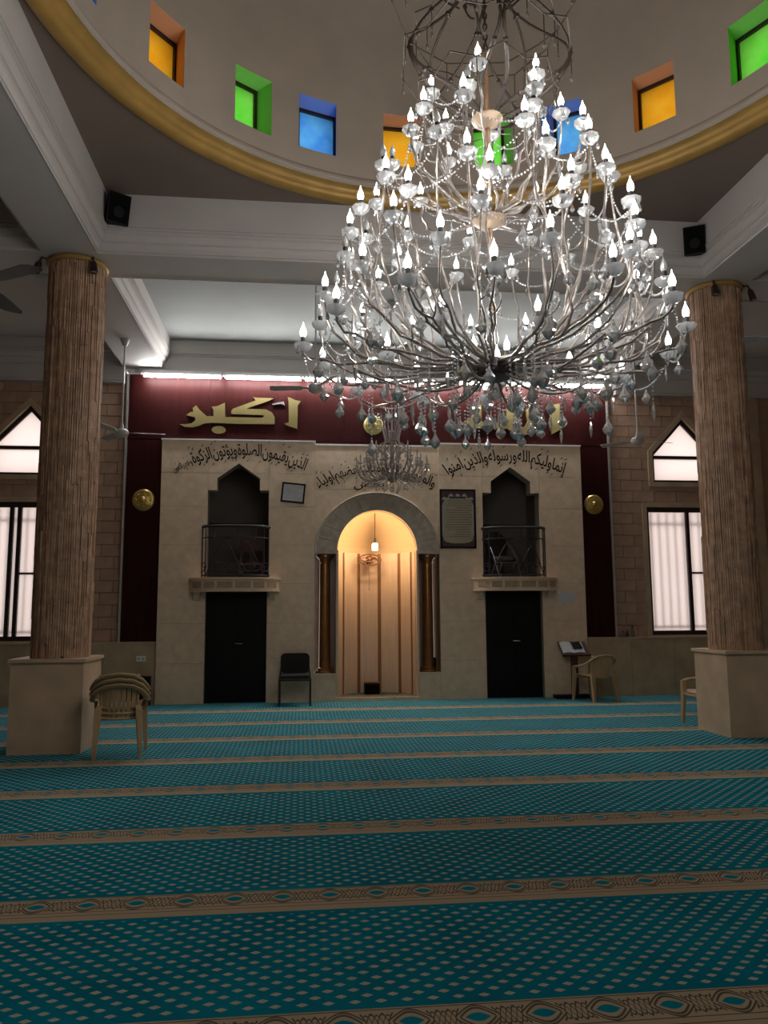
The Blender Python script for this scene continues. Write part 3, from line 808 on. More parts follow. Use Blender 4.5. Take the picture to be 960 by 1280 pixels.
speaker((4.555, 8.22, 5.705), math.radians(-28), math.radians(14), 'black loudspeaker in the right corner of the beams')

# ================================================================== GOLD LETTERS
M_letter = mat('letter_gold', (0.165, 0.125, 0.034), 0.6, var=0.1, scale=3)
L_ = {
'alif':[(-0.234,4.939),(-0.221,4.871),(-0.213,4.515),(-0.286,4.488),(-0.23,4.457),(-0.168,4.44),(-0.074,4.409),(-0.068,4.81),(-0.019,4.875),(-0.11,4.891),(-0.192,4.93)],
'hamza':[(-0.491,4.819),(-0.3,4.864),(-0.28,4.8),(-0.344,4.827),(-0.467,4.804)],
'kaf_ba_ra':[(-0.806,4.926),(-0.737,4.917),(-0.456,4.916),(-0.541,4.871),(-0.905,4.728),(-0.588,4.723),(-0.489,4.674),(-0.447,4.599),(-0.446,4.478),(-1.071,4.473),(-1.457,4.483),(-1.589,4.47),(-1.672,4.428),(-1.768,4.402),(-1.887,4.407),(-1.972,4.448),(-1.888,4.449),(-1.781,4.466),(-1.723,4.522),(-1.736,4.572),(-1.873,4.599),(-1.81,4.651),(-1.762,4.659),(-1.771,4.722),(-1.716,4.766),(-1.667,4.699),(-1.544,4.589),(-1.436,4.591),(-1.438,4.704),(-1.468,4.749),(-1.379,4.761),(-1.259,4.821),(-1.247,4.582),(-0.647,4.582),(-0.616,4.608),(-0.648,4.628),(-1.147,4.635),(-1.152,4.685),(-1.124,4.723),(-0.761,4.871),(-0.774,4.901)],
'dot':[(-1.348+.114*math.cos(t*PI/8), 4.367+.062*math.sin(t*PI/8)) for t in range(16)],
'heh':[(2.588,4.479),(2.727,4.585),(2.84,4.684),(2.899,4.866),(3.037,4.884),(3.031,4.591),(3.474,4.579),(3.472,4.475)],
'lam':[(3.465,4.838),(3.636,4.869),(3.628,4.603),(3.695,4.493),(3.78,4.523),(3.831,4.607),(3.802,4.817),(3.959,4.89),(4.001,4.884),(3.99,4.527),(3.888,4.413),(3.733,4.355),(3.581,4.394),(3.465,4.489)],
'alif_two':[(4.178,4.839),(4.27,4.911),(4.405,4.935),(4.399,4.542),(4.447,4.501),(4.253,4.399),(4.25,4.742),(4.178,4.811)]}
ta = thing('gold_lettering', 'gold Arabic word on the left of the maroon wood wall, with a dot below', 'lettering', (-1.0, 12.69, 4.4))
tb = thing('gold_lettering', 'gold Arabic word on the right of the maroon wood wall, partly behind chandelier crystals', 'lettering', (3.5, 12.69, 4.4))
for k, poly in L_.items():
    MB().prism(poly, 12.665, 12.698).build('letter' if k not in ('dot', 'hamza') else 'letter_mark', mat('pale_mark', (0.22, 0.21, 0.19), 0.6) if k == 'hamza' else M_letter, ta if k in ('alif', 'hamza', 'kaf_ba_ra', 'dot') else tb)
# ================================================================== BRASS DISCS
M_brass = mat('hammered_brass', (0.58, 0.42, 0.13), 0.28, metal=0.85, bump=0.6, bscale=28)
def disc(x, y, z, r, label, mm=M_brass):
    t = thing('brass_disc', label, 'ornament', (x, y, z), group='round brass discs on the maroon wood')
    Mx = Matrix.Translation((x, y, z)) @ Matrix.Rotation(PI/2, 4, 'X')
    MB().lathe([(r, -.002),(r, .012),(r*.97,.02),(r*.80,.038),(r*.72,.036),(r*.5,.05),(.001,.056)], 32).xf(Mx).build('dish', mm, t, smooth=True)
    MB().lathe([(r*.30,.05),(r*.22,.07),(r*.1,.078),(.001,.08)], 20).xf(Mx).build('boss', mm, t, smooth=True)
    for k in range(8):
        a = 2*PI*k/8; MB().ball((math.cos(a)*r*.62, math.sin(a)*r*.62, .044), r*.085, 8, 5).xf(Mx).build('embossed_petal', mm, t, smooth=True)
disc(-2.51, 12.70, 3.20, .178, 'round brass disc on the left maroon strip beside the niche wall')
disc(4.95, 12.70, 3.19, .172, 'round brass disc on the right maroon strip beside the niche wall')
disc(1.19, 12.70, 4.50, .165, 'round gold disc between the two gold words, behind the small chandelier', mat('dull_gold', (0.36, 0.30, 0.10), 0.45, metal=0.3, bump=0.5, bscale=40))

# ================================================================== ARABIC VERSES in black (built-in font, joined letter forms)
AR_ = {'ا':(0xFE8D,2),'ب':(0xFE8F,4),'ة':(0xFE93,2),'ت':(0xFE95,4),'ذ':(0xFEAB,2),'ر':(0xFEAD,2),'ز':(0xFEAF,2),'س':(0xFEB1,4),'ص':(0xFEB9,4),'ض':(0xFEBD,4),'ع':(0xFEC9,4),'ق':(0xFED5,4),'ك':(0xFED9,4),'ل':(0xFEDD,4),'م':(0xFEE1,4),'ن':(0xFEE5,4),'ه':(0xFEE9,4),'و':(0xFEED,2),'ي':(0xFEF1,4),'ؤ':(0xFE85,2),'ء':(0xFE80,1),'أ':(0xFE83,2),'إ':(0xFE87,2)}
def shape(wd):
    out = []
    for i, c in enumerate(wd):
        base, k = AR_[c]
        pj = i > 0 and AR_[wd[i-1]][1] == 4 and k > 1
        nj = i+1 < len(wd) and k == 4 and AR_[wd[i+1]][1] > 1
        off = (3 if nj else 1) if pj else (2 if nj else 0)
        out.append(chr(base+off))
    return ''.join(out[::-1])
M_ink = mat('verse_black', (0.004, 0.0035, 0.003), 0.7, spec=0.2)
def word_mesh(s):
    c = bpy.data.curves.new('txt', 'FONT'); c.body = s; c.size = 1.0; c.extrude = 0.0; c.offset = 0.014; c.resolution_u = 3
    o = bpy.data.objects.new('txt', c); COL.objects.link(o)
    me = bpy.data.meshes.new_from_object(o.evaluated_get(bpy.context.evaluated_depsgraph_get()))
    bpy.data.objects.remove(o)
    v = [(p.co.x, p.co.y) for p in me.vertices]; f = [tuple(p.vertices) for p in me.polygons]
    bpy.data.meshes.remove(me)
    return v, f
def verse(words, arc, size, label, y, sizes=None):
    """arc: three points (right end, middle, left end) of the base line in x,z; words run right to left"""
    (x1, z1), (x2, z2), (x3, z3) = arc
    A = 2*(x2-x1); B = 2*(z2-z1); C = x2*x2+z2*z2-x1*x1-z1*z1; D = 2*(x3-x2); E = 2*(z3-z2); F = x3*x3+z3*z3-x2*x2-z2*z2
    cx = (C*E-F*B)/(E*A-B*D); cz = (C*D-A*F)/(B*D-A*E); r = math.hypot(x1-cx, z1-cz)
    a1, a3 = math.atan2(z1-cz, x1-cx), math.atan2(z3-cz, x3-cx)
    t = thing('verse_lettering', label, 'lettering', (x2, y, z2))
    ms = [word_mesh(shape(w)) for w in words]
    sz = sizes or [1]*len(words)
    ws = [(max(p[0] for p in v)-min(p[0] for p in v))*s for (v, f), s in zip(ms, sz)]
    gap = 0.10; total = sum(ws)+gap*(len(ws)-1)
    arc_len = r*abs(a3-a1); kx = arc_len/total; pos = 0.0
    rnd = random.Random(3)
    for (v, f), w, s in zip(ms, ws, sz):
        xm = max(p[0] for p in v); b = MB(); n = len(v); pts = []
        def bend(px, pz):
            sdist = (pos+(xm-px)*s)*kx + 0.10*pz*size*s
            th = a1+(a3-a1)*sdist/arc_len
            return (cx+(r+pz*size*s)*math.cos(th), cz+(r+pz*size*s)*math.sin(th))
        for p in v: pts.append(bend(*p))
        vs = [(q[0], y, q[1]) for q in pts]
        b.add(vs, f)
        # vowel marks: short slanted strokes and loops above and below the word
        k = max(2, int(w/0.42))
        for i in range(k):
            ux = xm-(i+.5)/k*(w/s)+rnd.uniform(-.1, .1); up = rnd.random() < .72
            zz = rnd.uniform(.80, .98) if up else rnd.uniform(-.42, -.30)
            q = [bend(ux-.11, zz-.05), bend(ux+.11, zz+.08), bend(ux+.10, zz+.13), bend(ux-.12, zz-.01)]
            b.add([(p[0], y, p[1]) for p in q], [(0,1,2,3)])
        # split into joined letter groups; small dots and marks stay together
        par = list(range(len(b.v)))
        def root(i):
            while par[i] != i: par[i] = par[par[i]]; i = par[i]
            return i
        key = {}
        for i_, p_ in enumerate(b.v):
            k_ = (round(p_[0], 5), round(p_[2], 5))
            if k_ in key: par[root(i_)] = root(key[k_])
            else: key[k_] = i_
        for ff in b.f:
            for q in ff[1:]: par[root(q)] = root(ff[0])
        isl = {}
        for ff in b.f: isl.setdefault(root(ff[0]), []).append(ff)
        small = MB()
        for fs_ in isl.values():
            ids = sorted({q for ff in fs_ for q in ff}); mp_ = {q: i_ for i_, q in enumerate(ids)}
            vv = [b.v[q] for q in ids]; ext = max(max(p[0] for p in vv)-min(p[0] for p in vv), max(p[2] for p in vv)-min(p[2] for p in vv))
            nv = len(vv)
            tgt = MB() if ext > .06 else small
            tgt.add(vv+[(x, y+.004, z) for x, _, z in vv], [tuple(mp_[q] for q in ff) for ff in fs_]+[tuple(mp_[q]+nv for q in ff[::-1]) for ff in fs_])
            if ext > .06: tgt.build('letters', M_ink, t)
        if small.v: small.build('dots_and_marks', M_ink, t, kind='stuff')
        pos += w+gap
    return t
verse(['إنما', 'وليكم', 'الله', 'ورسوله', 'والذين', 'امنوا'], [(4.42, 3.69), (3.47, 3.915), (2.43, 3.66)], 0.272, 'black Arabic verse curving over the right balcony opening', 12.594)
verse(['الذين', 'يقيمون', 'الصلوة', 'ويؤتون', 'الزكوة', 'وهم', 'راكعون'], [(0.05, 3.70), (-0.95, 3.94), (-2.03, 3.64)], 0.272, 'black Arabic verse curving over the left balcony opening', 12.594, [1, 1, 1, 1, 1.0, .55, .5])
verse(['والمؤمنون', 'والمؤمنات', 'بعضهم', 'اولياء'], [(2.18, 3.44), (1.24, 3.70), (0.28, 3.42)], 0.235, 'black Arabic verse curving over the niche arch behind the small chandelier', 12.634)
verse(['بعض'], [(1.36, 3.44), (1.18, 3.45), (0.86, 3.42)], 0.15, 'single black Arabic word just above the top of the niche arch', 12.634)

# ================================================================== BALCONIES
M_balc = mat('balcony_stone', (0.64, 0.47, 0.33), 0.5, var=0.08, scale=6)
M_inlay = mat('balcony_inlay', (0.34, 0.25, 0.16), 0.55, var=0.2, scale=20)
M_iron = mat('wrought_iron', (0.012, 0.009, 0.008), 0.5)
def front(u, hw, dp): # u -1..1 across, bulging plan curve
    return dp*(1-abs(u)**3.2)**0.5 if abs(u) < 1 else 0
for k in (0, 1):
    bx = -1.03 if k == 0 else 3.50; side = 'left' if k == 0 else 'right'
    t = thing('balcony', 'curved stone balcony slab with inlaid panels above the %s black door' % side, 'balcony', (bx, 12.6, 1.73), group='stone balconies over the doors')
    def plan(hw, dp, n=28, yb=12.62):
        us = [-math.cos(PI*i/n) for i in range(n+1)]
        return [(bx+u*hw, 12.60-front(u, hw, dp)) for u in us] + [(bx+hw, yb), (bx-hw, yb)]
    MB().prism(plan(.69, .36), 1.755, 1.915, 'xy').build('slab', M_balc, t)
    MB().prism(plan(.715, .385), 1.915, 1.95, 'xy').build('upper_moulding', M_balc, t)
    MB().prism(plan(.705, .375), 1.73, 1.758, 'xy').build('lower_moulding', M_balc, t)
    for (u0, u1) in ((-.93,-.72),(-.66,-.42),(-.36,-.02),(.04,.38),(.44,.68),(.74,.94)):
        b = MB(); q = [u0+(u1-u0)*i/6 for i in range(7)]
        lo = [(bx+u*.69, 12.60-front(u, .69, .36)) for u in q]
        p_ = [(x, y-.006) for x, y in lo] + [(x, y+.01) for x, y in lo[::-1]]
        b.prism(p_, 1.785, 1.885, 'xy').build('inlay_panel', M_inlay, t)
    for s in (-1, 1):
        cxx = bx+s*.59
        MB().prism([(12.61,1.60),(12.56,1.60),(12.54,1.63),(12.50,1.70),(12.42,1.732),(12.61,1.732)], cxx-.045, cxx+.045, 'yz').build('bracket', M_balc, t)
    # iron railing
    rl = thing('balcony_railing', 'black wrought-iron railing with scrolls on the %s balcony' % side, 'railing', (bx, 12.5, 1.95), group='wrought-iron balcony railings')
    HWR, DPR = .525, .30
    def rp(u, z): return (bx+u*HWR, 12.595-front(max(-.9999, min(.9999, u)), HWR, DPR), z)
    us = [-math.cos(PI*i/30) for i in range(31)]
    MB().tube([rp(u, 2.755) for u in us], .026, 6, squash=(1, .8)).build('top_rail', M_iron, rl, smooth=True)
    MB().tube([rp(u, 2.575) for u in us], .010, 5).build('middle_rail', M_iron, rl)
    MB().tube([rp(u, 1.985) for u in us], .012, 5).build('bottom_rail', M_iron, rl)
    for u in (-.985, -.86, .86, .985): MB().tube([rp(u, 1.95), rp(u, 2.745)], .011, 6).build('post', M_iron, rl)
    for u in (-.58, .1, .62): MB().tube([rp(u, 2.575), rp(u, 2.745)], .008, 5).build('baluster', M_iron, rl)
    for (u0, u1, fl) in ((-.82, -.12, 1), (-.45, .25, -1), (.0, .70, 1), (.15, .84, -1)):
        pts = []
        for i in range(17):
            q = i/16; u = u0+(u1-u0)*q; z = 2.0+.57*math.sin(PI/2*(q if fl > 0 else 1-q))
            pts.append(rp(u, z))
        MB().tube(pts, .0085, 5).build('arched_bar', M_iron, rl, smooth=True)
    for uc, dr in ((-.62,1),(-.38,-1),(-.05,1),(.12,-1),(.42,1),(.62,-1),(-.92,1),(.92,-1)):
        pts = []
        for i in range(26):
            th = i/25*2.6*PI; rr = .095*(1-i/25*.8)
            pts.append(rp(uc+dr*rr*math.cos(th)/HWR*(.5 if abs(uc) > .8 else 1), 2.10+rr*math.sin(th)))
        MB().tube(pts, .007, 5).build('scroll', M_iron, rl, smooth=True)
# things standing in the dim balconies
M_leather = mat('black_leather', (0.012, 0.011, 0.012), 0.4)
t = thing('round_back_chair', 'dark round-backed chair with a pale metal arm on the right balcony', 'chair', (3.33, 12.78, 1.95), math.radians(25))
Mx = Matrix.Rotation(math.radians(80), 4, 'X')
MB().lathe([(.001,.02),(.20,.02),(.225,.04),(.235,.06),(.225,.08),(.20,.09),(.001,.085)], 28).xf(Matrix.Translation((0,.16,.55)) @ Mx).build('backrest', M_leather, t, smooth=True)
MB().lathe([(.001,0),(.21,0),(.235,.03),(.22,.07),(.001,.085)], 24, (0,-.04,.28)).build('seat', M_leather, t, smooth=True)
for s in (-1, 1):
    MB().tube([(s*.22,.12,.62),(s*.235,-.02,.50),(s*.24,-.12,.34),(s*.235,-.20,.12),(s*.22,-.24,.01)], .012, 6).build('arm', mat('chair_metal', (0.30, 0.29, 0.29), 0.35, metal=0.8), t, smooth=True)
    MB().tube([(s*.17,.14,.30),(s*.20,.20,.01)], .013, 6).build('leg', M_iron, t)
t = thing('wooden_seat', 'dark reddish wooden seat with a slatted back on the left balcony', 'seat', (-.80, 12.85, 1.95))
M_red = mat('dark_red_wood', (0.055, 0.014, 0.014), 0.5)
MB().box(-1.0,-.60,12.74,13.05,2.16,2.20).build('seat', M_red, t)
MB().box(-1.0,-.60,13.03,13.06,2.42,2.62).build('backrest', M_red, t)
for xx in (-.98, -.82, -.78, -.62): MB().box(xx-.015, xx+.015, 13.03, 13.05, 2.20, 2.42).build('slat', M_red, t)
for xx in (-.98, -.62):
    for yy in (12.76, 13.02): MB().box(xx-.02, xx+.02, yy-.02, yy+.02, 1.95, 2.16).build('leg', M_red, t)

# ================================================================== NICHE: columns, lamp, fan, box
M_copper = mat('copper_column', (0.33, 0.15, 0.055), 0.30, metal=0.75, var=0.15, scale=6)
for s, side in ((-1, 'left'), (1, 'right')):
    x, y = FX+s*.845, 12.80
    t = thing('niche_column', 'slim copper-brown column at the %s of the prayer niche' % side, 'column', (x, y, .435), group='copper columns flanking the niche')
    MB().lathe([(.098,.50+.02),(.094,1.2),(.088,2.20)], 28, (x,y,0)).build('shaft', M_copper, t, smooth=True)
    MB().lathe([(.001,.435),(.15,.435),(.155,.45),(.15,.468),(.125,.475),(.12,.485),(.132,.495),(.13,.51),(.105,.52),(.098,.53)], 28, (x,y,0)).build('base', M_copper, t, smooth=True)
    MB().lathe([(.088,2.195),(.102,2.205),(.102,2.22),(.092,2.228),(.096,2.25),(.125,2.285),(.14,2.30),(.14,2.335),(.001,2.335)], 28, (x,y,0)).build('capital', M_copper, t, smooth=True)
t = thing('copper_pipe', 'thin copper pipe standing in the recess right of the niche column', 'pipe', (2.21, 12.70, .435))
MB().tube([(2.215,12.70,.435),(2.215,12.70,2.335)], .018, 8).build('tube', M_copper, t, smooth=True)
MB().box(2.16,2.235,12.74,12.80,.435,.66).build('pipe_box', M_black, t)
lx, ly, lz = 1.225, 12.86, 2.475
t = thing('pendant_lamp', 'glowing warm lamp hanging on a cord inside the prayer niche', 'lamp', (lx, ly, lz))
MB().tube([(lx,ly,3.03),(lx,ly,lz+.13)], .006, 5).build('cord', M_iron, t)
MB().lathe([(.001,.14),(.014,.14),(.018,.10),(.024,.06),(.001,.06)], 12, (lx,ly,lz)).build('socket', M_iron, t, smooth=True)
MB().lathe([(.024,.06),(.046,.05),(.05,.02),(.05,-.05),(.04,-.062),(.001,-.064)], 16, (lx,ly,lz)).build('bulb', mat_emit('warm_bulb', (1.0, 0.72, 0.38), 9.0), t, smooth=True)
ld = bpy.data.lights.new('niche_light', 'POINT'); ld.energy = NICHE_POWER; ld.color = (1.0, 0.62, 0.32); ld.shadow_soft_size = .06
lo = bpy.data.objects.new('niche_light', ld); COL.objects.link(lo); lo.parent = t; lo.location = (0, -.09, -.02)
fx, fy, fz = 1.15, 13.20, 2.27
t = thing('wall_fan', 'oval-caged wall fan with a pull cord under the niche lamp', 'fan', (fx, fy, fz))
M_wf = mat('wall_fan_bronze', (0.16, 0.07, 0.035), 0.4, metal=0.3)
MB().tube([(fx+.02,13.33,fz+.06),(fx+.02,13.22,fz+.06),(fx,13.16,fz+.03)], .035, 10).build('mount', M_wf, t, smooth=True)
MB().ball((fx,13.12,fz+.02), .062, 12, 8, .9).build('motor', M_wf, t, smooth=True)
MB().tube([(fx-.01,13.10,fz-.02),(fx-.015,13.08,fz-.08)], .034, 8).build('switch_box', M_black, t)
for dz, rx, ry in ((.0,.20,.085),(.035,.155,.065),(-.035,.15,.065)):
    MB().tube([(fx+rx*math.cos(2*PI*i/28), 13.06+.03*math.sin(2*PI*i/28), fz+dz+ry*math.sin(2*PI*i/28)) for i in range(28)], .006, 5, closed=True).build('cage_ring', M_wf, t)
for k in range(3):
    a = 2*PI*k/3+.4
    MB().add([(fx,13.07,fz),(fx+.15*math.cos(a),13.07,fz+.06*math.sin(a)),(fx+.15*math.cos(a+.7),13.055,fz+.06*math.sin(a+.7)),(fx,13.075,fz),(fx+.15*math.cos(a),13.075,fz+.06*math.sin(a)),(fx+.15*math.cos(a+.7),13.06,fz+.06*math.sin(a+.7))],[(0,1,2),(5,4,3),(0,3,4,1),(1,4,5,2),(2,5,3,0)]).build('blade', M_wf, t)
MB().tube([(fx-.01,13.08,fz-.09),(fx-.008,13.08,fz-.48)], .004, 4).build('pull_cord', M_wf, t); MB().ball((fx-.008,13.08,fz-.49), .010, 6, 5).build('cord_knob', M_wf, t)
t = thing('monitor_speaker', 'small black box on the carpet at the back of the prayer niche', 'box', (1.19, 13.12, .055))
MB().box(1.06,1.31,13.04,13.20,.055,.235).build('cabinet', M_black, t)
MB().box(1.075,1.295,13.03,13.041,.07,.20).build('front_grille', MATS['grille_black'], t); MB().box(1.06,1.31,13.03,13.20,.236,.248).build('lid', M_copper, t)

# ================================================================== FRAMES AND NOTICES
M_paper = mat('framed_paper', (0.50, 0.50, 0.50), 0.35, var=0.08, scale=12)
t = thing('picture_frame', 'small tilted black frame with a grey document left of the niche arch', 'frame', (-.13, 12.585, 3.32))
Mx = Matrix.Translation((-.13,12.60,3.325)) @ Matrix.Rotation(math.radians(5.5), 4, 'Y')
for (a, b_, c_, d) in ((-.19,.19,.135,.162),(-.19,.19,-.162,-.135),(-.19,-.162,-.135,.135),(.162,.19,-.135,.135)): MB().box(a,b_,-.028,-.001,c_,d).xf(Mx).build('frame_bar', M_black, t)
MB().box(-.162,.162,-.012,-.002,-.135,.135).xf(Mx).build('document', M_paper, t)
tl = MB()
for i in range(7): tl.box(-.12+.02*(i % 2), .12-.03*(i % 3), -.0135, -.012, .095-.03*i, .1-.03*i)
tl.xf(Mx).build('text_lines', mat('grey_ink', (0.3, 0.3, 0.3), .6), t, kind='stuff')
t = thing('wall_chart', 'tall dark-framed chart with lines of small script beside the right balcony', 'frame', (2.57, 12.585, 2.92))
x0, x1, z0, z1 = 2.275, 2.875, 2.43, 3.41
M_chart = mat('chart_cream', (0.33, 0.29, 0.19), 0.5, var=0.06, scale=4); M_plum = mat('chart_plum', (0.05, 0.018, 0.022), 0.5); M_lil = mat('chart_lilac', (0.36, 0.31, 0.32), 0.5)
MB().box(x0,x1,12.575,12.599,z0,z1).build('backing', M_plum, t)
for (a, b_, c_, d) in ((x0,x0+.03,z0,z1),(x1-.03,x1,z0,z1),(x0,x1,z0,z0+.03),(x0,x1,z1-.03,z1)): MB().box(a,b_,12.562,12.58,c_,d).build('frame_bar', M_black, t)
cx_ = (x0+x1)/2
page = [(x0+.045,2.62),(x0+.06,2.56),(x0+.11,2.53),(cx_-.08,2.512),(cx_+.08,2.512),(x1-.11,2.53),(x1-.06,2.56),(x1-.045,2.62),(x1-.045,3.17),(x1-.09,3.25),(x1-.15,3.285),(x0+.15,3.285),(x0+.09,3.25),(x0+.045,3.17)]
MB().prism([(cx_+(x-cx_)*1.0, z) for x, z in page], 12.571, 12.576).build('page', M_chart, t)
for i in range(5):
    xx = x0+.075+i*.1125; zz = 3.29 if 0 < i < 4 else 3.235
    MB().prism([(xx-.045,zz),(xx+.045,zz),(xx+.03,zz+.03),(xx,zz+.05),(xx-.03,zz+.03)], 12.5705, 12.576).build('scallop', M_lil, t)
for s in (-1, 1): MB().box(*( (x0+.036,x0+.062) if s < 0 else (x1-.062,x1-.036)), 12.5705,12.576,2.64,3.15).build('lilac_margin', M_lil, t)
MB().box(cx_-.14,cx_+.14,12.570,12.576,3.255,3.29).build('title_bar', mat('chart_green', (0.02, 0.035, 0.025), .5), t)
tl = MB(); rnd = random.Random(11)
for i in range(16):
    zz = 3.215-i*.040; xr = x1-.105; L = rnd.choice((.38,.36,.2,.34,.3,.26)); x = xr
    while x > xr-L:
        w_ = rnd.uniform(.012,.045); tl.box(x-w_, x, 12.5695, 12.5712, zz, zz+.012); x -= w_+.007
tl.build('text_lines', mat('chart_ink', (0.13, 0.11, 0.06), .6), t, kind='stuff')
for i in (1,2,4,6,7,9,10):
    zz = 3.221-i*.040; MB().ball((x1-.082, 12.569, zz), .009, 6, 4).build('bullet', M_black, t)
t = thing('paper_notice', 'blank white sheet taped to the stone right of the right black door', 'paper', (4.38, 12.598, 1.62))
MB().box(4.245,4.515,12.595,12.599,1.53,1.705).build('sheet', mat('notice_white', (0.52, 0.53, 0.55), .6), t)
for xx in (4.25, 4.49): MB().box(xx,xx+.02,12.593,12.596,1.695,1.715).build('tape', M_white, t)
t = thing('wall_socket', 'white double wall socket on the dado behind the stacked chairs', 'socket', (-2.46, 12.655, .70))
MB().box(-2.53,-2.39,12.645,12.66,.66,.745).build('plate', M_white, t)
for xx in (-2.495,-2.425): MB().lathe([(.001,0),(.02,0),(.022,.006)],12).xf(Matrix.Translation((xx,12.643,.70)) @ Matrix.Rotation(PI/2,4,'X')).build('outlet', mat('socket_grey',(.45,.44,.42),.5), t)
t = thing('floor_speaker', 'tall narrow black box standing by the dado behind the stacked chairs', 'box', (-2.42, 12.5, 0))
MB().box(-2.62,-2.29,12.42,12.62,0,.44).build('cabinet', M_black, t); MB().box(-2.60,-2.31,12.408,12.421,.03,.41).build('front_grille', MATS['grille_black'], t)
# little things on the dado cap by the right maroon strip
M_pl = mat('grey_plastic', (0.13, 0.11, 0.10), .5)
for i, (x, h, r_, nm, lb) in enumerate(((5.37,.10,.026,'spray_bottle','small pale bottle on the dado cap nearest the right maroon strip'),(5.44,.11,.024,'small_bottle','small dark bottle in the middle of the dado cap group'),(5.53,.19,.028,'tall_bottle','taller dark bottle on the dado cap nearest the right window'))):
    t = thing(nm, lb, 'bottle', (x, 12.69, .962))
    MB().lathe([(.001,0),(r_,0),(r_,h*.6),(r_*.5,h*.75),(r_*.4,h*.8),(.001,h*.8)], 12, (x,12.69,.962)).build('body', [M_pl, M_iron, M_pl][i], t, smooth=True)
    MB().lathe([(r_*.45,h*.78),(r_*.5,h),(.001,h)], 10, (x,12.69,.962)).build('cap', M_iron, t)
# far right: warm copper lamp glowing behind the right column
t = thing('wall_lamp', 'small warm amber lamp glowing on the wall at the far right edge', 'lamp', (8.14, 12.70, 1.80))
MB().lathe([(.001,-.15),(.05,-.14),(.075,-.05),(.075,.08),(.05,.16),(.001,.17)], 14, (8.14,12.66,1.86)).build('shade', mat_emit('amber_shade', (1.0, 0.36, 0.08), .55), t, smooth=True)
MB().box(8.11,8.17,12.68,12.75,1.78,1.92).build('bracket', M_copper, t)

# ================================================================== CHAIRS
M_plastic = mat('tan_plastic', (0.44, 0.30, 0.16), 0.38, var=0.06, scale=5)
def monobloc(name, label, loc, rz, group=None):
    """moulded plastic armchair, facing +y in its own space"""
    t = thing(name, label, 'chair', loc, rz, group)
    # seat: shallow dish
    b = MB(); n = 8; vs = []; fs = []
    for i in range(n+1):
        for j in range(n+1):
            u, v = i/n*2-1, j/n*2-1
            w = .205+.02*(v+1)/2; x, y = u*w, v*.205
            z = .385 + .014*u*u + (.018 if v > .9 else 0)*-1 - .012*(1-u*u)*(1-v*v) + .02*(v+1)/2
            vs.append((x, y, z))
    k = len(vs); vs += [(x, y, z-.016) for x, y, z in vs]
    for i in range(n):
        for j in range(n):
            a = i*(n+1)+j; fs += [(a, a+n+1, a+n+2, a+1), (k+a, k+a+1, k+a+n+2, k+a+n+1)]
    for i in range(n):
        for (a, c) in ((i*(n+1), (i+1)*(n+1)), ((i+1)*(n+1)+n, i*(n+1)+n)): fs.append((a, c, c+k, a+k)[::-1])
        for (a, c) in ((i+1, i), (n*(n+1)+i, n*(n+1)+i+1)): fs.append((a, c, c+k, a+k)[::-1])
    b.add(vs, fs).build('seat', M_plastic, t, smooth=True)
    MB().tube([(-.20,.21,.365),(-.10,.225,.352),(.10,.225,.352),(.20,.21,.365)], .018, 6, squash=(1,.6)).build('front_apron', M_plastic, t)
    # backrest: frame and vertical slats on a curved plane
    def bk(u, h): # u -1..1, h 0..1
        return (u*(.165+.02*h), -.205-.075*h+.045*u*u, .37+.33*h)
    for s in range(7):
        u = -.78+.26*s; q = MB(); vs = []
        for i in range(7):
            h = i/6*.93+.03
            for (du, dy) in ((-.105,0),(.105,0),(.105,.012),(-.105,.012)):
                p = bk(u+du, h); vs.append((p[0], p[1]+dy, p[2]))
        fs = []
        for i in range(6):
            for j in range(4): fs.append((i*4+j, i*4+(j+1)%4, i*4+4+(j+1)%4, i*4+4+j))
        fs += [(3,2,1,0), (24,25,26,27)]
        q.add(vs, fs).build('back_slat', M_plastic, t)
    for s in (-1, 1): MB().tube([bk(s*.98, h/6) for h in range(7)], .017, 6).build('back_stile', M_plastic, t, smooth=True)
    MB().tube([bk(u/4, 0.01) for u in range(-4, 5)], .016, 6).build('back_bottom_rail', M_plastic, t, smooth=True)
    # one hoop runs over the back and down into both arms
    hp = [(-.245,.19,.515),(-.262,.10,.530),(-.268,0,.537),(-.265,-.10,.555),(-.245,-.19,.595),(-.205,-.255,.650),(-.13,-.29,.692),(0,-.30,.708)]
    hp = hp + [(-x, y, z) for x, y, z in hp[-2::-1]]
    MB().tube(hp, .030, 8, squash=(.62, 1.0)).build('arm_hoop', M_plastic, t, smooth=True)
    # legs, tapered and splayed; the front pair rises to the arm ends
    for s in (-1, 1):
        q = MB()
        def leg(pts):
            vs = []
            for (x, y, z, w, d) in pts: vs += [(x-w,y-d,z),(x+w,y-d,z),(x+w,y+d,z),(x-w,y+d,z)]
            fs = [(3,2,1,0)]+[(i*4+j, i*4+(j+1)%4, i*4+4+(j+1)%4, i*4+4+j) for i in range(len(pts)-1) for j in range(4)]
            n_ = len(pts)*4; fs.append((n_-4,n_-3,n_-2,n_-1)); return vs, fs
        q.add(*leg([(s*.255,.215,0,.016,.016),(s*.232,.20,.38,.028,.024),(s*.24,.195,.44,.022,.026),(s*.248,.185,.52,.02,.03)])).build('leg', M_plastic, t)
        q = MB(); q.add(*leg([(s*.215,-.285,0,.017,.017),(s*.195,-.235,.36,.030,.024),(s*.18,-.225,.40,.026,.02)])).build('leg', M_plastic, t)
    return t
sx, sy, srz = -1.815, 8.36, math.radians(9)
monobloc('plastic_chair', 'tan plastic armchair at the bottom of the stack beside the left pedestal', (sx, sy, 0), srz, 'stacked tan plastic chairs')
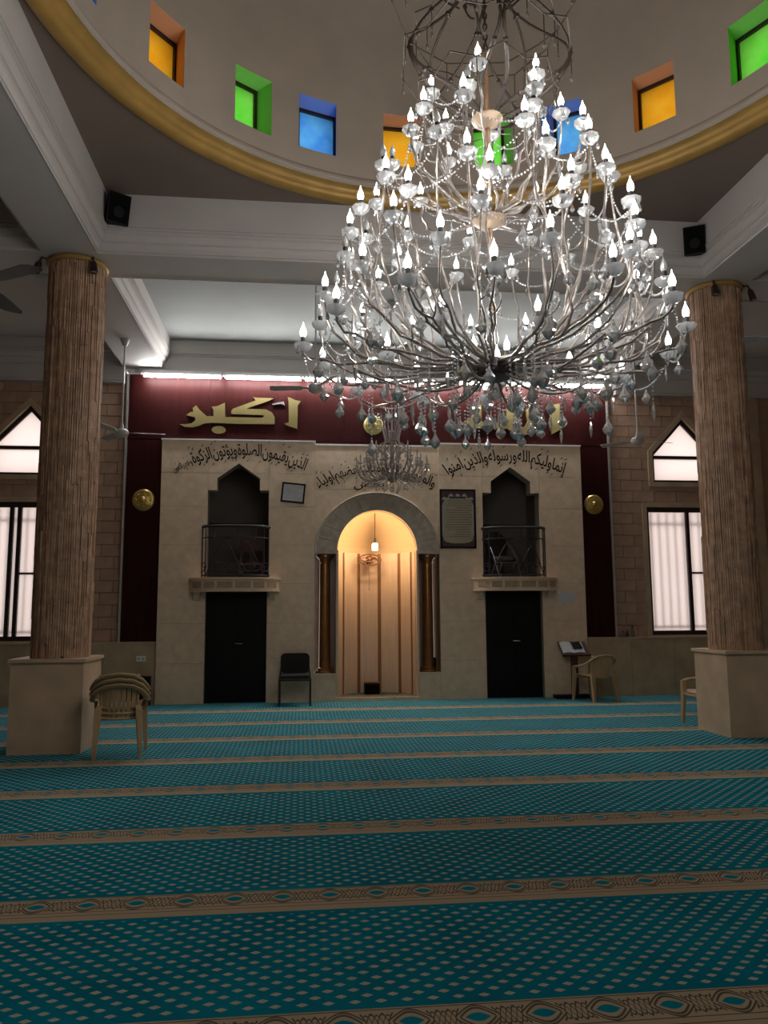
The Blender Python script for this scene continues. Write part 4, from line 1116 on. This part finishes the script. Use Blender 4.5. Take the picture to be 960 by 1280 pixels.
monobloc('plastic_chair', 'tan plastic armchair in the middle of the stack beside the left pedestal', (sx, sy-.004, .052), srz, 'stacked tan plastic chairs')
monobloc('plastic_chair', 'tan plastic armchair on top of the stack beside the left pedestal', (sx, sy-.008, .104), srz, 'stacked tan plastic chairs')
monobloc('plastic_chair', 'single tan plastic armchair in front of the book stand, facing the wall', (4.63, 12.14, 0), math.radians(14))
monobloc('plastic_chair', 'tan plastic armchair half hidden behind the right pedestal', (5.07, 9.43, 0), math.radians(100))
# black stacking chair, facing the hall
M_fab = mat('black_fabric', (0.012, 0.011, 0.011), 0.85)
bx, by = -.075, 12.30
t = thing('stacking_chair', 'black upholstered stacking chair against the stone left of the niche', 'chair', (bx, by, 0))
def rbox(w, h, r, n=5):
    pts = []
    for (cx2, cz2, a0) in ((w-r,h-r,0),(-w+r,h-r,90),(-w+r,-h+r,180),(w-r,-h+r,270)):
        for i in range(n+1):
            a = math.radians(a0+90*i/n); pts.append((cx2+r*math.cos(a), cz2+r*math.sin(a)))
    return pts
MB().prism([(bx+x, .615+z) for x, z in rbox(.225,.155,.07)], by+.17, by+.215).build('backrest', M_fab, t)
MB().prism([(bx+x, by-.03+y) for x, y in rbox(.225,.21,.05)], .405, .455, 'xy').build('seat', M_fab, t)
for s in (-1, 1):
    MB().tube([(bx+s*.235,by-.23,0),(bx+s*.235,by-.21,.40),(bx+s*.235,by+.13,.40)], .014, 8).build('leg', M_iron, t, smooth=True)
    MB().tube([(bx+s*.235,by+.26,0),(bx+s*.235,by+.15,.40),(bx+s*.205,by+.20,.62)], .014, 8).build('leg', M_iron, t, smooth=True)
MB().tube([(bx-.235,by-.20,.385),(bx+.235,by-.20,.385)], .012, 6).build('front_bar', M_iron, t)
# book stand with an open book
px_, py_ = 4.43, 12.47
t = thing('book_stand', 'dark red wooden book stand with a tilted top by the right dado', 'stand', (px_, py_, 0))
Mx = Matrix.Translation((px_, py_, .80)) @ Matrix.Rotation(math.radians(38), 4, 'X')
MB().box(-.23,.23,-.165,.165,-.02,0).xf(Mx).build('tilted_top', M_red, t)
MB().box(-.23,.23,-.185,-.165,-.02,.02).xf(Mx).build('book_ledge', M_red, t)
MB().box(px_-.05,px_+.05,py_-.035,py_+.035,.06,.80).build('post', M_red, t)
MB().box(px_-.34,px_+.22,py_-.07,py_+.10,0,.06).build('foot', M_black, t)
t = thing('open_book', 'open book with pale pages lying on the book stand', 'book', (px_-.03, py_, .83))
M2 = Matrix.Translation((-.06+.03, -.0, -.83+.80)) 
Mb = Matrix.Translation((0.0, 0, -.03)) @ Matrix.Rotation(math.radians(38), 4, 'X')
M_page = mat('book_pages', (0.6, 0.6, 0.6), .6)
for s in (-1, 1): 
    vs = []; 
    for i in range(5):
        q = i/4; z_ = .012+.018*math.sin(PI*q)**.8
        for yy in (-.13, .13): vs += [(s*q*.185, yy, .002), (s*q*.185, yy, z_)]
    fs = []
    for i in range(4):
        o = i*4; fs += [(o+1,o+5,o+7,o+3),(o,o+2,o+6,o+4),(o,o+4,o+5,o+1),(o+2,o+3,o+7,o+6)]
    fs.append((16,18,19,17)); fs.append((0,1,3,2))
    MB().add(vs, fs).xf(Mb).build('pages', M_page, t, world=False)
MB().box(-.2,.2,-.14,.14,.0,.002).xf(Mb).build('cover', M_red, t, world=False)
t = thing('phone', 'dark phone lying on the open book', 'phone', (px_-.03, py_, .83))
MB().prism(rbox(.075,.085,.012), .034, .045, 'xy').xf(Mb @ Matrix.Translation((.075,.02,0)) @ Matrix.Rotation(.12, 4, 'Z')).build('case', M_black, t, world=False)
MB().prism(rbox(.068,.078,.010), .045, .0465, 'xy').xf(Mb @ Matrix.Translation((.075,.02,0)) @ Matrix.Rotation(.12, 4, 'Z')).build('screen', M_spk, t, world=False)
# ================================================================== THE BIG CHANDELIER
M_arm = mat('chandelier_arm', (0.30, 0.265, 0.24), 0.33, metal=0.75, var=0.35, scale=30)
M_vine = mat('chandelier_crown', (0.028, 0.018, 0.012), 0.6)
M_disc = mat('chandelier_disc', (0.42, 0.31, 0.22), 0.35, metal=0.6)
M_hub = mat('chandelier_hub', (0.035, 0.022, 0.026), 0.3, metal=0.4)
M_rod = mat('chandelier_rod', (0.42, 0.24, 0.14), 0.3, metal=0.7)
M_cry = mat_crystal('crystal', (0.98, 0.99, 1.0), 0.33)
M_cup = mat_crystal('crystal_cup', (0.97, 0.98, 0.99), 0.5)
M_bead = mat_crystal('crystal_bead', (0.95, 0.96, 0.98), 0.8)
M_lit = mat_emit('candle_bulb_lit', (1.0, 0.985, 0.97), 9.0)
M_lit.cycles.emission_sampling = 'NONE'
M_off = mat_crystal('candle_bulb_off', (0.80, 0.82, 0.82), 0.45)
M_sock = mat('candle_socket', (0.015, 0.014, 0.014), 0.5)
CX, CY = 1.27, YC
ch = thing('chandelier', 'huge tiered crystal candle chandelier hanging under the dome', 'chandelier', (CX, CY, 0))
def fac8(a): return 1+0.06*math.cos(8*a)
me_cup = MB().lathe([(.006,-.042),(.012,-.037),(.030,-.031),(.047,-.016),(.056,.003),(.059,.013),(.055,.014),(.045,-.006),(.026,-.019),(.008,-.023)], 16, wob=fac8).mesh('candle_cup', M_cup, True)
me_sock = MB().lathe([(.001,-.012),(.016,-.012),(.018,.0),(.0165,.060),(.012,.064),(.001,.064)], 10).mesh('candle_socket', M_sock, True)
bp_ = [(.001,.060),(.012,.062),(.0185,.074),(.0215,.090),(.019,.108),(.012,.126),(.005,.142),(.002,.158),(.0005,.164)]
me_lit = MB().lathe(bp_, 10).mesh('candle_bulb', M_lit, True)
me_off = MB().lathe(bp_, 10).mesh('candle_bulb', M_off, True)
def drop(h, r): return MB().lathe([(.001,0),(r*.22,-h*.10),(r*.5,-h*.35),(r,-h*.70),(r*.75,-h*.85),(.001,-h)], 6)
me_tear = drop(.062, .013).mesh('teardrop_crystal', M_cry)
me_pear = MB().lathe([(.001,0),(.007,-.010),(.012,-.034),(.026,-.056),(.037,-.074),(.038,-.084),(.028,-.103),(.001,-.126)], 7).mesh('pear_crystal', M_cry)
me_icicle = MB().lathe([(.001,0),(.009,-.020),(.013,-.05),(.009,-.085),(.001,-.115)], 6).mesh('icicle_crystal', M_cry)
def bez(P0, P1, P2, P3, n=10):
    out = []
    for i in range(n+1):
        t = i/n; s = 1-t
        out.append(P0*s**3 + P1*3*s*s*t + P2*3*s*t*t + P3*t**3)
    return out
def beads(p0, p1, sag, step=.024, r=.0082):
    p0, p1 = Vector(p0), Vector(p1); L = (p1-p0).length+sag*1.2; n = max(3, int(L/step)); b = MB()
    for i in range(n+1):
        t = i/n; p = p0.lerp(p1, t); p.z -= sag*4*t*(1-t); b.octa(p, r)
    return b
# stem
MB().tube([(CX,CY,2.98),(CX,CY,5.34)], .015, 10).build('stem', M_rod, ch, smooth=True)
MB().lathe([(.02,2.955),(.115,2.955),(.125,2.97),(.125,3.055),(.115,3.07),(.02,3.075)], 28, (CX,CY,0)).build('hub', M_hub, ch, smooth=True)
for k in range(6):
    a = 2*PI*k/6+.3
    for zz in (2.985, 3.01, 3.035): MB().octa((CX+.13*math.cos(a), CY+.13*math.sin(a), zz), .009).build('hub_bead', M_bead, ch)
for zd, rd in ((4.06, .115), (4.80, .11)):
    MB().lathe([(.015,zd+.03),(rd*.8,zd+.028),(rd,zd+.015),(rd*.92,zd-.005),(rd*.55,zd-.035),(.02,zd-.055)], 28, (CX,CY,0)).build('boss_disc', M_disc, ch, smooth=True)
MB().ball((CX,CY,2.845), .043, 12, 8).build('crystal_ball', M_cry, ch)
MB().tube([(CX,CY,2.885),(CX,CY,2.955)], .006, 5).build('ball_hook', M_arm, ch)
rnd = random.Random(5)
TIERS = [  # radius, bulb height, how many, phase, hub height
    (1.24, 3.28, 14, 0.02, 3.02), (1.15, 3.52, 14, 0.22, 3.03), (1.07, 3.74, 13, 0.05, 3.03), (0.98, 3.95, 12, 0.25, 3.04),
    (0.90, 4.18, 12, 0.10, 3.05), (0.80, 4.41, 10, 0.30, 3.06), (0.66, 4.64, 9, 0.05, 4.09), (0.52, 4.87, 8, 0.35, 4.10), (0.40, 5.09, 6, 0.15, 4.10),
    (0.70, 3.24, 7, 0.40, 3.02), (0.13, 3.21, 3, 1.10, 3.05)]
tips = []; n_tear = 0
for ti, (r, zt, n, ph, zh) in enumerate(TIERS):
    row = []
    for k in range(n):
        a = ph+2*PI*k/n+rnd.uniform(-.05, .05); rr = r*rnd.uniform(.97, 1.03); z = zt+rnd.uniform(-.035, .035)
        d = Vector((math.cos(a), math.sin(a), 0)); sd = Vector((-d.y, d.x, 0)); o = Vector((CX, CY, 0))
        zc = z-.125                                    # cup height
        P0 = o+d*min(.11, r*.5)+Vector((0,0,zh+rnd.uniform(-.03,.03)))
        P3 = o+d*rr+Vector((0,0,zc-.045))
        rise = zc-zh
        if ti <= 2 or ti == 9:
            P1 = o+d*(.45*rr)+sd*rnd.uniform(-.10,.10)+Vector((0,0,zh+rnd.uniform(-.10,.06)))
            P2 = o+d*(rr*1.0)+sd*rnd.uniform(-.06,.06)+Vector((0,0,zh+rise*.1-rnd.uniform(.05,.16)))
        elif ti == 10:
            P1 = P0.lerp(P3, .3); P2 = P0.lerp(P3, .7)
        else:
            P1 = o+d*(rnd.uniform(.55,.85)*rr)+sd*rnd.uniform(-.16,.16)+Vector((0,0,zh+rise*rnd.uniform(-.04,.08)))
            P2 = o+d*(rr*.95)+sd*rnd.uniform(-.08,.08)+Vector((0,0,zh+rise*rnd.uniform(.30,.55)))
        if 3 <= ti <= 5 and k % 2:       # branches off a lower arm instead of leaving the hub
            best = min(tips[ti-2 if ti > 3 else 0], key=lambda q: -q[2].dot(d)); P0 = best[1][4+(k//2) % 3]; tn = (best[1][7]-best[1][4]).normalized()
            P1 = P0+tn*.22+Vector((0,0,.05)); P2 = P3+Vector((0,0,-.30))-d*rnd.uniform(.02,.14)+sd*rnd.uniform(-.06,.06)
        pts = bez(P0, P1, P2, P3, 11)
        for i in range(2, 10): pts[i] = pts[i]+sd*(.012*math.sin(i*1.7+k))+Vector((0,0,.012*math.sin(i*2.1+k*1.3)))
        A = MB().tube(pts, [.0108-.0035*i/11 for i in range(12)], 6)
        # little tendril curling off the arm
        if ti != 10:
            i0 = rnd.choice((5, 6, 7)); q = pts[i0]; sg = rnd.choice((-1, 1)); tw = []
            for j in range(7):
                th = j/6*3.6; tw.append(q+sd*(sg*.055*math.sin(th*.6))+Vector((0,0,.05*(1-math.cos(th*.7))))+d*(.07*math.sin(th*.5)))
            A.tube(tw, [.007-.0006*j for j in range(7)], 5)
        arm = A.build('arm', M_arm, ch, smooth=True)
        c = P3+Vector((0,0,.045)); c = Vector((c.x-CX, c.y-CY, c.z))
        put('candle_cup', me_cup, arm, c, (0,0,a))
        put('candle_socket', me_sock, arm, c)
        lit = rnd.random() < .76 or ti in (0, 10)
        put('candle_bulb', me_lit if lit else me_off, arm, c, (0,0,rnd.uniform(0,6)))
        if lit:
            l = bpy.data.lights.new('candle_light', 'POINT'); l.energy = BULB_POWER; l.color = (1.0, 0.965, 0.925); l.shadow_soft_size = .03
            lo = bpy.data.objects.new('candle_light', l); COL.objects.link(lo); lo.parent = arm; lo.location = c+Vector((0,0,.09))
        for q in range(2 if ti != 10 else 0):
            if n_tear < 300:
                b_ = a+(-1)**q*rnd.uniform(.5,1.6)+ (PI if rnd.random() < .3 else 0)
                put('teardrop_crystal', me_tear, arm, c+Vector((.052*math.cos(b_), .052*math.sin(b_), -.004)), (0,0,b_)); n_tear += 1
        row.append((c+Vector((CX,CY,0)), pts, d, arm))
    tips.append(row)
# strings of beads: swags between neighbouring cups, drops with pear crystals from the arms
def bead_part(b, name='bead_string'): return b.build(name, M_bead, ch, kind='stuff')
for ti in range(9):
    row = tips[ti]; n = len(row)
    for k in range(n):
        if rnd.random() < (.78 if ti < 6 else .5):
            p0, p1 = row[k][0]+Vector((0,0,-.04)), row[(k+1)%n][0]+Vector((0,0,-.04)); sag = rnd.uniform(.08,.16)
            bead_part(beads(p0, p1, sag))
            if rnd.random() < .75:
                q = p0.lerp(p1, .5)-Vector((0,0,sag+.01)); put('pear_crystal', me_pear if ti < 4 else me_icicle, ch, q-Vector((CX,CY,0)), (0,0,rnd.uniform(0,6)), rnd.uniform(.75,1.0))
for ti in (0, 1, 2, 3, 4, 9):
    for k, (c, pts, d, arm) in enumerate(tips[ti]):
        for idx in ((4, 8) if ti in (0, 1, 9) else (7,)):
            q = pts[idx]; L = rnd.uniform(.07, .24) if ti < 2 or ti == 9 else rnd.uniform(.04, .12)
            bead_part(beads(q, q-Vector((0,0,L)), 0, .026, .008))
            m_ = rnd.choice((me_pear, me_pear, me_icicle))
            put('pear_crystal' if m_ is me_pear else 'icicle_crystal', m_, ch, q-Vector((CX,CY,L+.005)), (0,0,rnd.uniform(0,6)), rnd.uniform(.8,1.15))
# the hanging basket under the hub
for (r, n, L0, L1) in ((.16,6,.10,.2),(.30,9,.18,.34),(.46,11,.16,.36),(.66,12,.10,.28),(.88,12,.06,.24)):
    for k in range(n):
        a = 2*PI*k/n+rnd.uniform(-.15,.15); z0 = 2.985-.03*rnd.random(); L = rnd.uniform(L0, L1)
        p = Vector((CX+r*math.cos(a), CY+r*math.sin(a), z0))
        bead_part(beads(p, p-Vector((0,0,L)), 0, .026, .008))
        m_ = rnd.choice((me_pear, me_pear, me_icicle)); put('pear_crystal' if m_ is me_pear else 'icicle_crystal', m_, ch, p-Vector((CX,CY,L+.005)), (0,0,rnd.uniform(0,6)), rnd.uniform(.8,1.1))
for k in range(6):
    a = 2*PI*k/6; d = Vector((math.cos(a), math.sin(a), 0)); o = Vector((CX,CY,0))
    pts = bez(o+d*.10+Vector((0,0,2.97)), o+d*.32+Vector((0,0,2.80)), o+d*.55+Vector((0,0,2.84)), o+d*(.92 if k % 2 else .7)+Vector((0,0,2.99)), 10)
    MB().tube(pts, .009, 6).build('lower_scroll', M_arm, ch, smooth=True)
# crown of unlit bronze scrolls above the candles
for k in range(5):
    for sw in (-1, 1):
        a0 = 2*PI*k/5+.2+(.12 if sw > 0 else 0); pts = []
        for i in range(17):
            t = i/16; a = a0+sw*.55*math.sin(PI*t*1.15)
            r = .09+.44*math.sin(PI*min(1, t*1.05))**1.2*(1 if t < .62 else 1)+.10*t
            z = 4.83+1.02*t-.12*math.sin(PI*t*1.0)
            pts.append((CX+r*math.cos(a), CY+r*math.sin(a), z))
        for i in range(1, 9):       # outward curl at the top
            th = i/8*PI*1.25; a = a0+sw*.55*math.sin(PI*1.15)
            r = .19+.20*math.sin(th*.8); z = 5.85+.16*math.sin(th)
            pts.append((CX+r*math.cos(a), CY+r*math.sin(a), z))
        vine = MB().tube(pts, [.0145-.008*i/len(pts) for i in range(len(pts))], 6)
        for i in range(2, len(pts)-2, 3): vine.ball(pts[i], .019, 6, 4)
        vine.build('crown_scroll', M_vine, ch, smooth=True)
me_tear_v = drop(.062, .012).mesh('crown_drop', mat_crystal('crown_glass', (.55,.5,.46), .3))
for (r, z, n) in ((.50, 5.02, 9), (.62, 5.28, 9), (.52, 5.52, 9), (.66, 5.74, 8)):
    ps = [Vector((CX+r*math.cos(2*PI*k/n+r), CY+r*math.sin(2*PI*k/n+r), z)) for k in range(n)]
    for k in range(n):
        p0, p1 = ps[k], ps[(k+1)%n]; mid = p0.lerp(p1, .5)-Vector((0,0,.07))
        MB().tube([p0, mid, p1], .0048, 4).build('crown_garland', M_vine, ch)
        bt = mid-Vector((0,0,rnd.uniform(.10,.2))); MB().tube([mid, bt], .004, 4).build('crown_string', M_vine, ch)
        put('crown_drop', me_tear_v, ch, bt-Vector((CX,CY,0)), (0,0,k))
# chain up to the top of the dome
lk = MB().tube([(.014*math.cos(2*PI*i/12), 0, .026*math.sin(2*PI*i/12)) for i in range(12)], .0055, 5, closed=True).mesh('chain_link', M_hub)
z = 5.36; i = 0
while z < 7.2: put('chain_link', lk, ch, (0,0,z), (0,0,PI/2*(i % 2))); z += .041; i += 1
MB().tube([(CX,CY,7.18),(CX,CY,ZSP+RI-.02)], .010, 6).build('upper_chain', M_hub, ch)
MB().lathe([(.02,ZSP+RI-.25),(.06,ZSP+RI-.2),(.14,ZSP+RI-.03),(.16,ZSP+RI)], 20, (CX,CY,0)).build('ceiling_rose', M_disc, ch, smooth=True)

# ================================================================== THE SMALL CHANDELIER before the niche
sx, sy = 1.27, 10.75
sc_ = thing('small_chandelier', 'small unlit crystal chandelier hanging in front of the niche arch', 'chandelier', (sx, sy, 0))
M_arm2 = mat('small_chandelier_arm', (0.30, 0.24, 0.21), 0.35, metal=0.6)
M_cry2 = mat_crystal('small_crystal', (0.95, 0.90, 0.88), 0.5)
MB().tube([(sx,sy,3.2),(sx,sy,5.82)], .012, 8).build('stem', M_fan, sc_)
MB().lathe([(.012,5.72),(.03,5.74),(.07,5.83),(.001,5.85)], 16, (sx,sy,0)).build('canopy', M_fan, sc_, smooth=True)
MB().lathe([(.012,3.20),(.06,3.23),(.085,3.29),(.06,3.35),(.03,3.40),(.05,3.47),(.03,3.53),(.02,3.9),(.04,3.93),(.012,3.97)], 18, (sx,sy,0)).build('baluster', M_arm2, sc_, smooth=True)
me_t2 = drop(.07, .014).mesh('crystal_drop', M_cry2)
me_b2 = MB().lathe([(.001,0),(.009,0),(.009,.07),(.011,.075),(.013,.09),(.006,.12),(.0005,.14)], 8).mesh('candle', mat_crystal('candle_milk', (.8,.72,.68), .6), True)
me_c2 = MB().lathe([(.004,-.02),(.03,-.008),(.038,.004),(.03,.0),(.004,-.006)], 12, wob=fac8).mesh('drip_cup', M_cry2, True)
rnd = random.Random(9)
for (r, n, zt, z0, ph) in ((.50,16,3.44,3.30,0),(.37,12,3.54,3.32,.13),(.24,8,3.66,3.36,.3)):
    for k in range(n):
        a = ph+2*PI*k/n; d = Vector((math.cos(a), math.sin(a), 0)); o = Vector((sx, sy, 0))
        pts = bez(o+d*.05+Vector((0,0,z0)), o+d*r*.55+Vector((0,0,z0-.12)), o+d*r+Vector((0,0,zt-.22)), o+d*r+Vector((0,0,zt-.02)), 8)
        arm = MB().tube(pts, .008, 5).build('arm', M_arm2, sc_, smooth=True)
        c = d*r+Vector((0,0,zt))
        put('drip_cup', me_c2, arm, c); put('candle', me_b2, arm, c)
        for q in range(3):
            b_ = a+2.1*q; put('crystal_drop', me_t2, arm, c+Vector((.034*math.cos(b_), .034*math.sin(b_), -.005)), (0,0,b_), 1.0)
for (r, n, z) in ((.42,22,3.26),(.32,18,3.22),(.22,14,3.18),(.11,8,3.15)):
    for k in range(n):
        a = 2*PI*k/n+r*7; put('crystal_drop', me_t2, sc_, (r*math.cos(a), r*math.sin(a), z+rnd.uniform(-.02,.02)), (0,0,a), rnd.uniform(.9,1.25))
MB().ball((sx,sy,3.125), .03, 10, 6).build('crystal_ball', M_cry2, sc_)
for k in range(18):     # vase of bead strings
    a = 2*PI*k/18; b = MB()
    for i in range(19):
        t = i/18; r = .09+.115*t**.8-.02*math.sin(PI*t); b.octa((sx+r*math.cos(a), sy+r*math.sin(a), 3.80+.36*t), .0095)
    b.build('bead_string', M_cry2, sc_, kind='stuff')
MB().tube([(sx+.205*math.cos(2*PI*i/24), sy+.205*math.sin(2*PI*i/24), 4.165) for i in range(24)], .010, 5, closed=True).build('upper_ring', M_arm2, sc_, smooth=True)
MB().tube([(sx+.095*math.cos(2*PI*i/20), sy+.095*math.sin(2*PI*i/20), 3.80) for i in range(20)], .010, 5, closed=True).build('lower_ring', M_arm2, sc_, smooth=True)
for k in range(8):      # curled leaves with drops at the top and waist
    a = 2*PI*k/8+.2; d = Vector((math.cos(a), math.sin(a), 0)); o = Vector((sx, sy, 0))
    pts = [o+d*(.10+.24*math.sin(t*PI*.62))+Vector((0,0,4.14+.12*math.sin(t*PI))) for t in [i/10 for i in range(11)]]
    lf = MB().tube(pts, .009, 5).build('curled_leaf', M_arm2, sc_, smooth=True)
    put('crystal_drop', me_t2, lf, d*.33+Vector((0,0,4.13)), (0,0,a), 1.2)
    pts = [o+d*(.06+.15*math.sin(t*PI))+Vector((0,0,3.60+.20*t)) for t in [i/8 for i in range(9)]]
    MB().tube(pts, .008, 5).build('waist_scroll', M_arm2, sc_, smooth=True)
